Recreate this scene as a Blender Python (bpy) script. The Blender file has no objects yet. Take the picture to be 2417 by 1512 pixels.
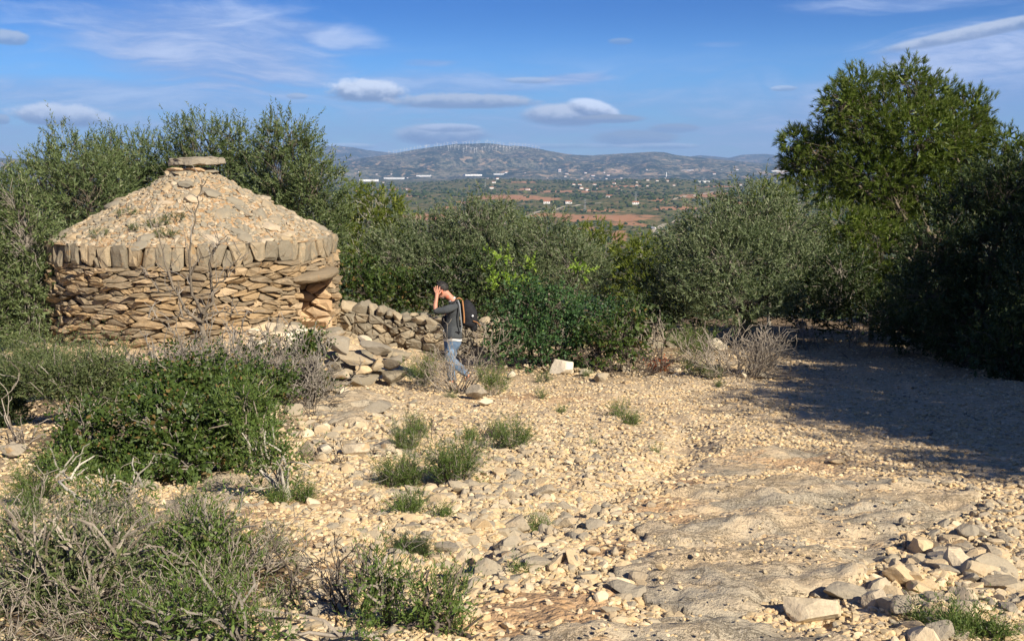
import bpy, bmesh, math, random
import numpy as np
from mathutils import Vector, Matrix

# ------------------------------------------------------------------ camera, light, sky
S = bpy.context.scene
COL = S.collection
R = math.radians
RNG = np.random.default_rng(7)
random.seed(7)
FPX, CX, CY, PITCH = 2500.0, 1208.0, 756.0, math.atan(361.0/2500.0)

cam_d = bpy.data.cameras.new("camera"); cam = bpy.data.objects.new("camera", cam_d); COL.objects.link(cam)
cam_d.sensor_width = 36; cam_d.lens = 36*FPX/2416; cam_d.clip_start = .1; cam_d.clip_end = 60000
cam.location = (0, 0, 0); cam.rotation_euler = (R(90)-PITCH, 0, 0)
S.camera = cam
S.view_settings.view_transform = 'Standard'; S.view_settings.look = 'None'
S.view_settings.gamma = 1; S.view_settings.use_curve_mapping = False
S.view_settings.exposure = EXPOSURE = 0.75
S.render.engine = 'CYCLES'
try:
    S.cycles.use_denoising = True; S.cycles.max_bounces = 6; S.cycles.diffuse_bounces = 2
    S.cycles.transparent_max_bounces = 6; S.cycles.volume_bounces = 0
    S.cycles.use_fast_gi = False
except Exception: pass

SUN_AZ, SUN_EL = 142.0, 33.0          # degrees clockwise from the view direction, degrees up
sd = Vector((math.sin(R(SUN_AZ))*math.cos(R(SUN_EL)), math.cos(R(SUN_AZ))*math.cos(R(SUN_EL)), math.sin(R(SUN_EL))))
sl = bpy.data.lights.new("sun", 'SUN'); sl.energy = 5.0; sl.angle = R(.53); sl.color = (1, .915, .76)
so = bpy.data.objects.new("sun", sl); COL.objects.link(so); so.location = (20, -20, 30)
so.rotation_euler = sd.to_track_quat('Z', 'Y').to_euler()

def cdir(px, py):
    v = Vector(((px-CX)/FPX, 1, -(py-CY)/FPX)).normalized()
    return Matrix.Rotation(-PITCH, 3, 'X') @ v
def azel(px, py):
    d = cdir(px, py); return math.atan2(d.x, d.y), math.asin(d.z)

class NT:
    def __init__(s, tree): s.t = tree; tree.nodes.clear()
    def n(s, typ, **kw):
        nd = s.t.nodes.new(typ)
        for k, v in kw.items():
            if k.startswith('i_'):
                k2 = k[2:]; nd.inputs[int(k2) if k2.isdigit() else k2.replace('_', ' ')].default_value = v
            else: setattr(nd, k, v)
        return nd
    def l(s, a, b): s.t.links.new(a, b)
    def m(s, op, a, b=None, c=None, clamp=False):
        nd = s.t.nodes.new('ShaderNodeMath'); nd.operation = op; nd.use_clamp = clamp
        for i, v in enumerate((a, b, c)):
            if v is None: continue
            if hasattr(v, 'is_linked'): s.l(v, nd.inputs[i])
            else: nd.inputs[i].default_value = v
        return nd.outputs[0]
    def mix(s, f, a, b, mode='MIX'):
        nd = s.t.nodes.new('ShaderNodeMix'); nd.data_type = 'RGBA'; nd.blend_type = mode
        for i, v in ((0, f), (6, a), (7, b)):
            if hasattr(v, 'is_linked'): s.l(v, nd.inputs[i])
            else: nd.inputs[i].default_value = v if i == 0 else (*v[:3], 1)
        return nd.outputs[2]
    def ss(s, v, a, b):
        nd = s.t.nodes.new('ShaderNodeMapRange'); nd.interpolation_type = 'SMOOTHSTEP'
        s.l(v, nd.inputs[0]); nd.inputs[1].default_value = a; nd.inputs[2].default_value = b
        return nd.outputs[0]
    def noise(s, vec, scale, detail=4, rough=.55, dist=0, typ='FBM'):
        nd = s.t.nodes.new('ShaderNodeTexNoise'); nd.inputs['Scale'].default_value = scale
        nd.inputs['Detail'].default_value = detail; nd.inputs['Roughness'].default_value = rough
        nd.inputs['Distortion'].default_value = dist
        s.l(vec, nd.inputs['Vector']); return nd.outputs[0]
    def comb(s, x, y, z):
        nd = s.t.nodes.new('ShaderNodeCombineXYZ')
        for i, v in enumerate((x, y, z)):
            if hasattr(v, 'is_linked'): s.l(v, nd.inputs[i])
            else: nd.inputs[i].default_value = v
        return nd.outputs[0]

W = bpy.data.worlds.new("World"); S.world = W; W.use_nodes = True
SKY = .115
def build_world():
    g = NT(W.node_tree)
    out = g.n('ShaderNodeOutputWorld'); bg = g.n('ShaderNodeBackground'); bg.inputs[1].default_value = SKY
    sky = g.n('ShaderNodeTexSky', sky_type='NISHITA'); sky.sun_disc = False
    sky.sun_elevation = R(SUN_EL); sky.sun_rotation = R(SUN_AZ)
    sky.altitude = 150; sky.air_density = 1.0; sky.dust_density = .25; sky.ozone_density = 2.5
    tc = g.n('ShaderNodeTexCoord'); sx = g.n('ShaderNodeSeparateXYZ'); g.l(tc.outputs['Generated'], sx.inputs[0])
    x, y, z = sx.outputs
    az = g.m('ARCTAN2', x, y); el = g.m('ARCSINE', g.m('MAXIMUM', g.m('MINIMUM', z, .999), -.999))
    P = g.comb(az, el, 0)
    # base colour, a little deeper blue than the model's own
    rmp = g.n('ShaderNodeValToRGB'); g.l(g.m('MULTIPLY', el, 2.0), rmp.inputs[0]); cr = rmp.color_ramp; cr.interpolation = 'EASE'
    cr.elements[0].position = 0; cr.elements[0].color = (.34, .54, .84, 1); cr.elements[1].position = 1; cr.elements[1].color = (.022, .11, .30, 1)
    e_ = cr.elements.new(.14); e_.color = (.155, .38, .71, 1); e_ = cr.elements.new(.30); e_.color = (.040, .205, .50, 1)
    base = g.mix(1.0, sky.outputs[0], rmp.outputs[0], 'MULTIPLY')
    # --- thin cirrus sheets: stretched noise gated by broad soft regions
    wn = g.noise(g.comb(g.m('MULTIPLY', az, 3), g.m('MULTIPLY', el, 9), 3.1), 1.6, 3, .5)
    sv = g.comb(g.m('MULTIPLY', g.m('ADD', az, g.m('MULTIPLY', el, .55)), 5.0), g.m('ADD', g.m('MULTIPLY', el, 34.0), g.m('MULTIPLY', wn, 4.0)), 0)
    streak = g.noise(sv, 1.0, 7, .62)
    fine = g.noise(g.comb(g.m('MULTIPLY', az, 22), g.m('MULTIPLY', el, 120), 1.7), 1.0, 6, .65)
    st = g.m('ADD', g.m('MULTIPLY', streak, .72), g.m('MULTIPLY', fine, .28))
    def blob(px, py, rx, ry, skew=0.0, warp=.5, pw=None):
        a0, e0 = azel(px, py); rxa = rx/FPX; rya = ry/FPX
        dx = g.m('DIVIDE', g.m('SUBTRACT', az, a0), rxa)
        e1 = g.m('SUBTRACT', g.m('SUBTRACT', el, e0), g.m('MULTIPLY', g.m('SUBTRACT', az, a0), skew))
        dy = g.m('DIVIDE', e1, rya)
        d = g.m('SQRT', g.m('ADD', g.m('MULTIPLY', dx, dx), g.m('MULTIPLY', dy, dy)))
        return g.m('ADD', d, g.m('MULTIPLY', g.m('SUBTRACT', st, .5), -warp*2)), dy, dx
    masks = []
    for (px, py, rx, ry, sk, k) in ((480, 120, 360, 125, -.16, 1.0), (600, 60, 300, 40, -.15, .8), (330, 230, 560, 50, -.02, .75), (230, 15, 100, 20, 0, .35),
                                    (2290, 140, 400, 75, .16, 1.0), (2200, 240, 500, 110, .14, .95), (2100, 8, 230, 22, 0, .6),
                                    (1050, 205, 330, 40, 0, .7), (1340, 188, 120, 16, .06, .95), (1010, 149, 75, 10, 0, .7), (1700, 105, 70, 7, 0, .3)):
        d, dy, dx = blob(px, py, rx, ry, sk, .8)
        masks.append(g.m('MULTIPLY', g.m('SUBTRACT', 1.0, g.ss(d, .35, 1.25)), k))
    m = masks[0]
    for q in masks[1:]: m = g.m('MAXIMUM', m, q)
    # a hazy veil of layers low over the horizon, all the way round
    low = g.m('MULTIPLY', g.ss(st, .36, .62), g.m('SUBTRACT', 1.0, g.ss(el, .03, .12)))
    band = g.m('MULTIPLY', low, .75)
    # everywhere outside the framed azimuths: the same scattered cirrus
    aside = g.ss(g.m('ABSOLUTE', az), .56, .75)
    m = g.m('MAXIMUM', m, g.m('MULTIPLY', g.m('MULTIPLY', aside, g.ss(g.noise(g.comb(g.m('MULTIPLY', x, 2), g.m('MULTIPLY', y, 2), g.m('MULTIPLY', z, 5)), 1.0, 3), .5, .65)), .4))
    m = g.m('MULTIPLY', m, g.m('ADD', .60, g.m('MULTIPLY', g.ss(st, .34, .60), .42)))
    m = g.m('MAXIMUM', m, band)
    k = 1.0/SKY
    thin = g.mix(g.ss(st, .40, .68), tuple(c*k for c in (.17, .25, .47)), tuple(c*k for c in (.40, .47, .64)))
    col = g.mix(g.m('MULTIPLY', m, .95), base, thin)
    # --- compact clouds: lens and puff shapes with a lit top and a grey base
    pn = g.noise(g.comb(g.m('MULTIPLY', az, 60), g.m('MULTIPLY', el, 90), 9.0), 1.0, 5, .6)
    def cloud(col, px, py, rx, ry, skew, puff, bright, op):
        a0, e0 = azel(px, py)
        d, dy, dx = blob(px, py, rx, ry, skew, .12)
        d = g.m('ADD', d, g.m('MULTIPLY', g.m('SUBTRACT', pn, .5), -puff*2))
        # flatter underneath
        mk = g.m('MULTIPLY', g.m('SUBTRACT', 1.0, g.ss(d, .72, 1.1)), op)
        mk = g.m('MULTIPLY', mk, g.ss(dy, -1.0, -.6)) if puff > .3 else mk
        t = g.ss(g.m('ADD', dy, g.m('MULTIPLY', g.m('SUBTRACT', pn, .5), 1.6)), -.55, .5)
        lo = tuple(c*k for c in (.135, .185, .30)); hi = tuple(c*k*bright for c in (.60, .65, .74))
        return g.mix(mk, col, g.mix(t, lo, hi))
    for a in ((145, 274, 105, 28, -.04, .36, 1.0, 1.0), (20, 90, 42, 18, 0, .45, .6, .7), (4, 283, 18, 12, 0, .4, .6, .8),
              (865, 216, 95, 30, -.02, .42, 1.0, .95), (1090, 240, 180, 20, .0, .42, .7, .85), (700, 228, 26, 8, 0, .4, .6, .55),
              (1340, 271, 115, 28, .0, .10, .85, 1.0), (1400, 258, 62, 24, -.2, .10, 1.15, .95), (1440, 281, 85, 11, 0, .1, .45, .9),
              (1040, 318, 118, 27, 0, .12, .8, .9), (1060, 302, 80, 11, 0, .1, 1.05, .7),
              (1500, 326, 105, 20, 0, .18, .42, .7), (1590, 303, 62, 12, 0, .2, .42, .7), (1465, 98, 30, 8, 0, .3, .5, .35),
              (1560, 345, 100, 8, 0, .2, .95, .5), (820, 345, 70, 8, 0, .2, 1.0, .55), (1300, 345, 200, 7, 0, .2, .9, .35), (1850, 209, 32, 7, 0, .2, .8, .5),
              (2330, 70, 230, 16, .17, .12, .72, .7), (1250, 190, 60, 8, 0, .2, .7, .5)):
        col = cloud(col, *a)
    g.l(col, bg.inputs[0]); g.l(bg.outputs[0], out.inputs[0])
build_world()

# ------------------------------------------------------------------ noise
_P = np.random.default_rng(11).permutation(4096).astype(np.int64)
_G = np.random.default_rng(12).normal(size=(4096, 3)); _G /= np.linalg.norm(_G, axis=1)[:, None]
def pnoise(x, y, z=0.0):
    x, y, z = np.broadcast_arrays(np.asarray(x, float), np.asarray(y, float), np.asarray(z, float))
    xi = np.floor(x).astype(np.int64); yi = np.floor(y).astype(np.int64); zi = np.floor(z).astype(np.int64)
    xf = x-xi; yf = y-yi; zf = z-zi
    def f(t): return t*t*t*(t*(t*6-15)+10)
    u, v, w = f(xf), f(yf), f(zf); tot = 0
    for a in (0, 1):
        for b in (0, 1):
            for c in (0, 1):
                h = _P[(_P[(_P[(xi+a) & 4095]+yi+b) & 4095]+zi+c) & 4095]; gr = _G[h]
                d = gr[..., 0]*(xf-a)+gr[..., 1]*(yf-b)+gr[..., 2]*(zf-c)
                tot = tot+d*(u if a else 1-u)*(v if b else 1-v)*(w if c else 1-w)
    return tot*1.5
def fbm(x, y, z=0.0, o=4, r=.5):
    t = 0; a = 1; s = 1
    for i in range(o):
        t = t+a*pnoise(x*s+i*17.3, y*s-i*9.1, np.asarray(z)*s+i*5.7); a *= r; s *= 2.03
    return t
def sstep(a, b, x):
    t = np.clip((np.asarray(x, float)-a)/(b-a), 0, 1); return t*t*(3-2*t)

# ------------------------------------------------------------------ terrain height
HUTC = (-((1208-464)/FPX)*23.0*1.0, 23.0); HUTR = 2.95
def px_az(px): return np.arctan((np.asarray(px, float)-CX)/FPX/math.cos(PITCH)*1.0)
_YL = [-4000, -300, -40, -6, 0, 3.5, 8, 13, 18, 24, 28, 34, 45, 60, 100, 200, 400, 800, 1200, 3000, 9000]
_ZL = [-120, -12, -.9, -1.4, -1.55, -1.72, -2.38, -3.06, -3.68, -4.12, -4.8, -6.4, -10, -15, -26, -48, -82, -105, -113, -104, -95]
_ZR = [-120, -12, -.9, -1.4, -1.55, -1.72, -2.38, -3.06, -3.66, -4.10, -4.38, -4.8, -7, -11, -23, -46, -82, -105, -113, -104, -95]
RA = np.array([(-400, 372), (0, 374), (300, 392), (600, 400), (760, 389), (860, 375), (940, 363), (1000, 352), (1080, 342), (1150, 340), (1200, 346), (1240, 348), (1290, 357), (1340, 366), (1400, 368), (1460, 364), (1530, 360), (1560, 361), (1590, 368), (1630, 371), (1700, 379), (1780, 386), (1900, 391), (2416, 392), (2900, 380)], float)
RB = np.array([(-400, 398), (0, 394), (80, 391), (200, 392), (500, 380), (700, 360), (760, 351), (800, 346), (840, 350), (880, 357), (930, 362), (1000, 366), (1500, 378), (1600, 373), (1640, 368), (1680, 371), (1710, 374), (1740, 367), (1790, 365), (1840, 370), (1880, 376), (2100, 372), (2416, 374), (2900, 378)], float)
def H(x, y):
    x = np.asarray(x, float); y = np.asarray(y, float)
    r = np.hypot(x, y); rr = np.where(y > 0, np.hypot(y, x/3.0), y)
    zl = np.interp(rr, _YL, _ZL); zr = np.interp(rr, _YL, _ZR)
    z = zl+(zr-zl)*sstep(1.0, 6.0, x)
    dh = np.hypot(x-HUTC[0], y-HUTC[1])
    z = z+.42*(1-sstep(2.8, 5.2, dh))+.50*np.exp(-(((x+3.95)/1.5)**2+((y-20.2)/1.15)**2))
    near = 1-sstep(30, 90, r)
    z = z+near*(.07*fbm(x*.45, y*.45, 1, 3)+.05*fbm(x*1.6, y*1.6, 4, 3)+.02*fbm(x*6, y*6, 2, 2))
    z = z-.10*np.exp(-((x-(.35*y-1.9+.25*np.sin(y*.9)))/.22)**2)*sstep(4, 6, y)*(1-sstep(10, 13, y))
    z = z+sstep(90, 400, r)*2.5*fbm(x/120, y/120, 3, 3)*2
    # low wooded rise in the plain
    z = z+52*np.exp(-((r-5300)/900)**2)*sstep(-.13, -.02, np.arctan2(x, y))*(.75+.35*fbm(np.arctan2(x, y)*9, r/3000, 8, 3))
    z = z+22*np.exp(-((r-3300)/600)**2)*(.6+.8*fbm(x/900, y/900, 5, 2))
    # mountains
    fr = sstep(7000, 8000, r)
    if np.any(fr > 0):
        az = np.arctan2(x, np.maximum(y, 1)); pxx = CX+FPX*np.tan(np.clip(az, -1.2, 1.2))*math.cos(PITCH)
        def ridge(tab, rad, r0, r1, rough, seed, pw):
            pyy = np.interp(pxx, tab[:, 0], tab[:, 1]); hz = rad*(395-pyy)/FPX*1.02
            t = np.clip((r-r0)/(rad-r0), 0, 1); b = np.clip((r-rad)/(r1-rad), 0, 1)
            nn = 1-np.abs(fbm(x/1500+seed, y/1500, seed, 6, .55))*2.0
            zz = (hz+95)*(t**pw)*(1-sstep(0, 1, b))
            zz = zz*(1-.30*(1-nn)*(1-t)*1.0)+(nn-.6)*rough*np.sin(np.pi*np.clip(t, 0, 1))*(1-b)
            return zz
        a = ridge(RA, 12500., 8000., 15500., 100, 2.2, 1.35)
        b2 = ridge(RB, 20000., 14500., 24000., 90, 7.7, 1.1)
        z = z+fr*np.maximum(a, b2)
    return z
def ground_at(px, py, rmax=20000):
    d = cdir(px, py); t = np.geomspace(1.0, rmax, 4000)
    f = t*d.z-H(t*d.x, t*d.y); k = np.argmax(f < 0)
    if f[k] >= 0: return None
    a, b = t[k-1], t[k]
    for _ in range(12):
        m = (a+b)/2
        if m*d.z-float(H(m*d.x, m*d.y)) < 0: b = m
        else: a = m
    return Vector((b*d.x, b*d.y, b*d.z))
def gz(x, y): return float(H(x, y))
def at(px, py, Y):
    d = cdir(px, py); return Vector(d*(Y/d.y))

# ------------------------------------------------------------------ object helpers
def mesh_np(name, V, F, smooth=False, attrs=None):
    """V (n,3), F (m,k) array or list of arrays."""
    me = bpy.data.meshes.new(name); V = np.asarray(V, np.float32)
    Fs = F if isinstance(F, list) else [F]
    Fs = [np.asarray(f, np.int32) for f in Fs if len(f)]
    me.vertices.add(len(V)); me.vertices.foreach_set('co', V.ravel())
    loops = np.concatenate([f.ravel() for f in Fs]); me.loops.add(len(loops)); me.loops.foreach_set('vertex_index', loops)
    tot = np.concatenate([np.full(len(f), f.shape[1], np.int32) for f in Fs]); st = np.concatenate([[0], np.cumsum(tot)[:-1]]).astype(np.int32)
    me.polygons.add(len(tot)); me.polygons.foreach_set('loop_start', st); me.polygons.foreach_set('loop_total', tot)
    me.polygons.foreach_set('use_smooth', np.full(len(tot), smooth))
    me.update(calc_edges=True)
    if attrs:
        for k, v in attrs.items():
            at_ = me.attributes.new(k, 'FLOAT', 'POINT'); at_.data.foreach_set('value', np.asarray(v, np.float32))
    return me
def add(name, me, mat=None, parent=None, loc=None):
    o = bpy.data.objects.new(name, me); COL.objects.link(o)
    if mat is not None and me is not None and len(me.materials) == 0: me.materials.append(mat)
    if parent is not None: o.parent = parent
    if loc is not None: o.location = loc
    return o
def tag(o, label=None, cat=None, group=None, kind=None):
    if label: o['label'] = label
    if cat: o['category'] = cat
    if group: o['group'] = group
    if kind: o['kind'] = kind
    return o
def empty(name, loc, label, cat, group=None, rz=0):
    o = bpy.data.objects.new(name, None); COL.objects.link(o); o.location = loc; o.rotation_euler = (0, 0, rz)
    o.empty_display_size = .2
    return tag(o, label, cat, group)
class Buf:
    def __init__(s): s.V = []; s.F = {}; s.n = 0
    def add(s, V, F):
        V = np.asarray(V, float).reshape(-1, 3)
        for f in (F if isinstance(F, list) else [F]):
            f = np.asarray(f, np.int64)
            if len(f): s.F.setdefault(f.shape[1], []).append(f+s.n)
        s.V.append(V); s.n += len(V)
    def mesh(s, name, smooth=False):
        return mesh_np(name, np.concatenate(s.V), [np.concatenate(f) for f in s.F.values()], smooth)
def tubes(paths, sides=3):
    """paths: list of (pts (n,3), radii (n,)) -> Buf"""
    b = Buf()
    for pts, rad in paths:
        pts = np.asarray(pts, float); rad = np.asarray(rad, float); n = len(pts)
        if n < 2: continue
        t = np.gradient(pts, axis=0); t /= np.linalg.norm(t, axis=1)[:, None]+1e-9
        ref = np.array([.31, .17, .93]) if abs(t[0, 2]) < .9 else np.array([1., .1, 0])
        u = np.cross(t, ref); u /= np.linalg.norm(u, axis=1)[:, None]+1e-9; w = np.cross(t, u)
        a = np.arange(sides)*2*math.pi/sides
        ring = pts[:, None, :]+rad[:, None, None]*(np.cos(a)[None, :, None]*u[:, None, :]+np.sin(a)[None, :, None]*w[:, None, :])
        i = np.arange(n-1)[:, None]*sides; j = np.arange(sides)[None, :]; k = (j+1) % sides
        F = np.stack([i+j, i+k, i+sides+k, i+sides+j], -1).reshape(-1, 4)
        b.add(ring.reshape(-1, 3), F)
    return b
# ------------------------------------------------------------------ materials
MATS = {}
def mat(name, fn):
    m = bpy.data.materials.new(name); m.use_nodes = True; g = NT(m.node_tree)
    out = g.n('ShaderNodeOutputMaterial'); sh = fn(g); g.l(sh, out.inputs[0]); MATS[name] = m; return m
def pbsdf(g, col, rough=.9, normal=None, spec=.3):
    b = g.n('ShaderNodeBsdfPrincipled'); b.inputs['Roughness'].default_value = rough
    b.inputs['Specular IOR Level'].default_value = spec
    if hasattr(col, 'is_linked'): g.l(col, b.inputs['Base Color'])
    else: b.inputs['Base Color'].default_value = (*col, 1)
    if normal is not None: g.l(normal, b.inputs['Normal'])
    return b.outputs[0]
def bump(g, h, strength, dist):
    b = g.n('ShaderNodeBump'); b.inputs['Strength'].default_value = strength; b.inputs['Distance'].default_value = dist
    g.l(h, b.inputs['Height']); return b.outputs[0]
def objrand(g, island=True):
    a = g.n('ShaderNodeObjectInfo').outputs['Random']
    if not island: return a
    b = g.n('ShaderNodeNewGeometry').outputs['Random Per Island']
    return g.m('FRACT', g.m('ADD', g.m('MULTIPLY', a, 7.3), b))
def geopos(g): return g.n('ShaderNodeNewGeometry').outputs['Position']
def attr(g, name): return g.n('ShaderNodeAttribute', attribute_name=name).outputs['Fac']

def rockmat(name, grey, tan, pale, wgrey=.5, bscale=1.0, lichen=.0, coord='OBJ', strength=.6, ochre=(.36, .19, .08), stain=.25):
    def fn(g):
        tc = g.n('ShaderNodeTexCoord'); r = objrand(g)
        off = g.comb(g.m('MULTIPLY', r, 37.0), g.m('MULTIPLY', r, 91.0), g.m('MULTIPLY', r, 53.0))
        va = g.n('ShaderNodeVectorMath', operation='ADD'); g.l(geopos(g), va.inputs[0]); g.l(off, va.inputs[1]); P = va.outputs[0]
        n1 = g.noise(P, 2.2*bscale, 5, .6); n2 = g.noise(P, 11*bscale, 5, .65); n3 = g.noise(P, 55*bscale, 4, .7)
        f = g.ss(g.m('ADD', g.m('MULTIPLY', r, .55), g.m('MULTIPLY', n1, .75)), .62-wgrey*.5, 1.0-wgrey*.5)
        c = g.mix(f, tan, grey)
        c = g.mix(g.m('MULTIPLY', g.ss(g.m('ADD', g.m('FRACT', g.m('MULTIPLY', r, 13.7)), g.m('MULTIPLY', n2, .6)), .98, 1.25), .8), c, pale)
        c = g.mix(g.m('MULTIPLY', g.ss(n2, .54, .74), stain), c, ochre)
        c = g.mix(g.m('MULTIPLY', g.ss(n3, .35, .75), .35), c, tuple(v*.55 for v in grey))
        if lichen: c = g.mix(g.m('MULTIPLY', g.ss(g.noise(P, 5*bscale, 4, .6), .64, .68), lichen), c, (.42, .20, .02))
        h = g.m('ADD', g.m('MULTIPLY', n2, .7), g.m('MULTIPLY', n3, .3))
        return pbsdf(g, c, .92, bump(g, h, strength, .03/bscale), .2)
    return mat(name, fn)
rockmat('hut_stone', (.25, .195, .13), (.38, .265, .145), (.54, .40, .25), .42, 1.0, 0, strength=1.0, stain=.45)
rockmat('rim_stone', (.235, .20, .145), (.34, .26, .165), (.46, .36, .23), .6, .8, .25, strength=1.0, stain=.45)
rockmat('roof_stone', (.28, .245, .185), (.44, .33, .20), (.58, .46, .32), .6, 1.4, .0, strength=.5)
rockmat('wall_stone', (.25, .215, .16), (.31, .25, .17), (.44, .35, .23), .65, 1.0, .15, strength=.7, stain=.15)
rockmat('field_stone', (.40, .335, .24), (.57, .43, .26), (.74, .60, .41), .30, 1.3, .0, strength=.5, stain=.2)
rockmat('grey_rock', (.32, .275, .21), (.41, .33, .225), (.58, .47, .33), .75, .9, .35, strength=.7, stain=.15)
rockmat('pale_rock', (.58, .51, .40), (.66, .53, .36), (.78, .68, .52), .4, 1.0, .12, strength=.6, stain=.15)
rockmat('gravel_stone', (.46, .37, .24), (.64, .46, .25), (.81, .65, .43), .17, 3.0, .0, strength=.3, stain=.15)
rockmat('jamb_stone', (.42, .32, .22), (.56, .38, .22), (.66, .47, .29), .2, 1.0, .0, strength=.7, stain=.5)

def soil(g):
    P = geopos(g); n1 = g.noise(P, .55, 5, .6); n2 = g.noise(P, 4.0, 5, .65); n3 = g.noise(P, 30, 4, .7)
    v = g.n('ShaderNodeTexVoronoi'); v.inputs['Scale'].default_value = 34; g.l(P, v.inputs['Vector'])
    v2 = g.n('ShaderNodeTexVoronoi'); v2.inputs['Scale'].default_value = 13; g.l(P, v2.inputs['Vector'])
    c = g.mix(g.ss(n2, .3, .7), (.52, .36, .20), (.66, .50, .31))
    peb = g.n('ShaderNodeSeparateColor'); g.l(v.outputs['Color'], peb.inputs[0])
    c = g.mix(g.m('MULTIPLY', g.ss(peb.outputs[0], .3, .9), .65), c, (.74, .60, .41))
    c = g.mix(g.m('MULTIPLY', g.ss(peb.outputs[1], .75, .95), .5), c, (.40, .34, .26))
    # ochre earth where little stone covers it
    soilf = g.m('ADD', attr(g, 'soil'), g.m('MULTIPLY', g.m('SUBTRACT', g.m('ADD', n1, g.m('MULTIPLY', n2, .6)), .8), 1.5))
    c = g.mix(g.m('MULTIPLY', g.ss(soilf, .25, .85), .6), c, g.mix(n3, (.42, .21, .09), (.56, .33, .16)))
    # litter under the shrubs and trees
    c = g.mix(g.m('MULTIPLY', attr(g, 'litter'), g.ss(g.m('ADD', n2, g.m('MULTIPLY', n3, .5)), .45, .8)), c, (.13, .085, .05))
    hgt = g.m('ADD', g.m('MULTIPLY', g.m('SUBTRACT', 1.0, v.outputs['Distance']), .5), g.m('ADD', g.m('MULTIPLY', n3, .8), g.m('MULTIPLY', v2.outputs['Distance'], -.7)))
    near = pbsdf(g, c, .95, bump(g, hgt, .8, .035), .15)
    # far country: scrub, woods, dry grass, red fields, seen at kilometres
    F1 = g.noise(P, .012, 5, .62); F2 = g.noise(P, .05, 4, .7); F3 = g.noise(P, .0022, 5, .62); F4 = g.noise(P, .022, 3, .8)
    far = g.mix(g.ss(F1, .38, .60), (.040, .060, .018), (.105, .115, .040))
    far = g.mix(g.m('MULTIPLY', g.ss(F2, .50, .60), .75), far, (.30, .20, .11))
    fld = g.m('MULTIPLY', attr(g, 'field'), 1.0)
    far = g.mix(g.ss(g.m('ADD', fld, g.m('MULTIPLY', g.m('SUBTRACT', F4, .5), 1.8)), .4, .62), far, g.mix(F2, (.34, .15, .075), (.42, .25, .14)))
    mt = attr(g, 'mount')
    rockc = g.mix(g.ss(F4, .35, .65), (.045, .065, .03), (.22, .19, .13))
    mcol = g.mix(g.ss(g.m('ADD', g.m('MULTIPLY', F3, .5), g.m('MULTIPLY', F4, .5)), .46, .56), (.022, .036, .016), rockc)
    mcol = g.mix(g.m('MULTIPLY', g.ss(g.m('MULTIPLY', F1, g.noise(P, .006, 3, .6)), .31, .37), .8), mcol, (.40, .28, .17))
    far = g.mix(mt, far, mcol)
    far = g.mix(g.m('MULTIPLY', attr(g, 'quarry'), g.ss(F4, .35, .6)), far, (.62, .42, .28))
    fs = pbsdf(g, far, 1.0, None, .05)
    mx = g.n('ShaderNodeMixShader'); g.l(attr(g, 'far'), mx.inputs[0]); g.l(near, mx.inputs[1]); g.l(fs, mx.inputs[2])
    return mx.outputs[0]
mat('ground', soil)

def bed(g):
    P = geopos(g)
    mp = g.n('ShaderNodeMapping'); mp.inputs['Scale'].default_value = (1.0, 1.9, 1.9); mp.inputs['Rotation'].default_value = (0, 0, .35); g.l(P, mp.inputs[0])
    n1 = g.noise(mp.outputs[0], 1.1, 6, .62, .6); n2 = g.noise(mp.outputs[0], 5, 6, .7, .4); n3 = g.noise(P, 45, 4, .7)
    c = g.mix(g.ss(n1, .38, .62), (.62, .475, .305), (.46, .395, .295))
    c = g.mix(g.m('MULTIPLY', g.ss(n2, .50, .72), .6), c, (.62, .48, .33))
    c = g.mix(g.m('MULTIPLY', g.ss(n2, .30, .42), -.45), c, (.28, .24, .2))
    c = g.mix(g.m('MULTIPLY', g.ss(n3, .55, .75), .4), c, (.30, .25, .19))
    vc = g.n('ShaderNodeTexVoronoi', feature='DISTANCE_TO_EDGE'); vc.inputs['Scale'].default_value = 2.3; wv = g.n('ShaderNodeVectorMath', operation='ADD'); g.l(mp.outputs[0], wv.inputs[0]); g.l(g.comb(n2, n1, n3), wv.inputs[1]); g.l(wv.outputs[0], vc.inputs['Vector'])
    crack = g.ss(vc.outputs['Distance'], 0, .035); pit = g.noise(P, 20, 5, .75)
    c = g.mix(g.m('MULTIPLY', g.m('SUBTRACT', 1.0, crack), .45), c, (.20, .14, .09))
    c = g.mix(g.m('MULTIPLY', g.ss(g.noise(P, 2.6, 5, .7), .56, .66), .8), c, (.60, .45, .28))
    h = g.m('ADD', g.m('MULTIPLY', n2, .8), g.m('ADD', g.m('MULTIPLY', crack, .35), g.m('ADD', g.m('MULTIPLY', pit, .55), g.m('MULTIPLY', n3, .15))))
    return pbsdf(g, c, .92, bump(g, h, .9, .05), .15)
mat('bedrock', bed)

def leafmat(name, c1, c2, c3, trans=.25, rough=.55, spec=.35):
    def fn(g):
        r = objrand(g, True); n = g.noise(geopos(g), 1.3, 3)
        c = g.mix(g.ss(g.m('ADD', g.m('MULTIPLY', r, .5), g.m('MULTIPLY', n, .6)), .2, .85), c1, c2)
        c = g.mix(g.ss(g.m('FRACT', g.m('MULTIPLY', r, 17.0)), .90, .97), c, c3)
        b = pbsdf(g, c, rough, None, spec)
        t = g.n('ShaderNodeBsdfTranslucent'); g.l(g.mix(1.0, c, (1.0, 1.25, .5), 'MULTIPLY'), t.inputs[0])
        mx = g.n('ShaderNodeMixShader'); mx.inputs[0].default_value = trans; g.l(b, mx.inputs[1]); g.l(t.outputs[0], mx.inputs[2])
        return mx.outputs[0]
    return mat(name, fn)
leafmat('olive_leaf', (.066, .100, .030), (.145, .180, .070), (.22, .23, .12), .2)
leafmat('grey_olive_leaf', (.085, .120, .050), (.175, .205, .105), (.26, .27, .16), .22)
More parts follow.
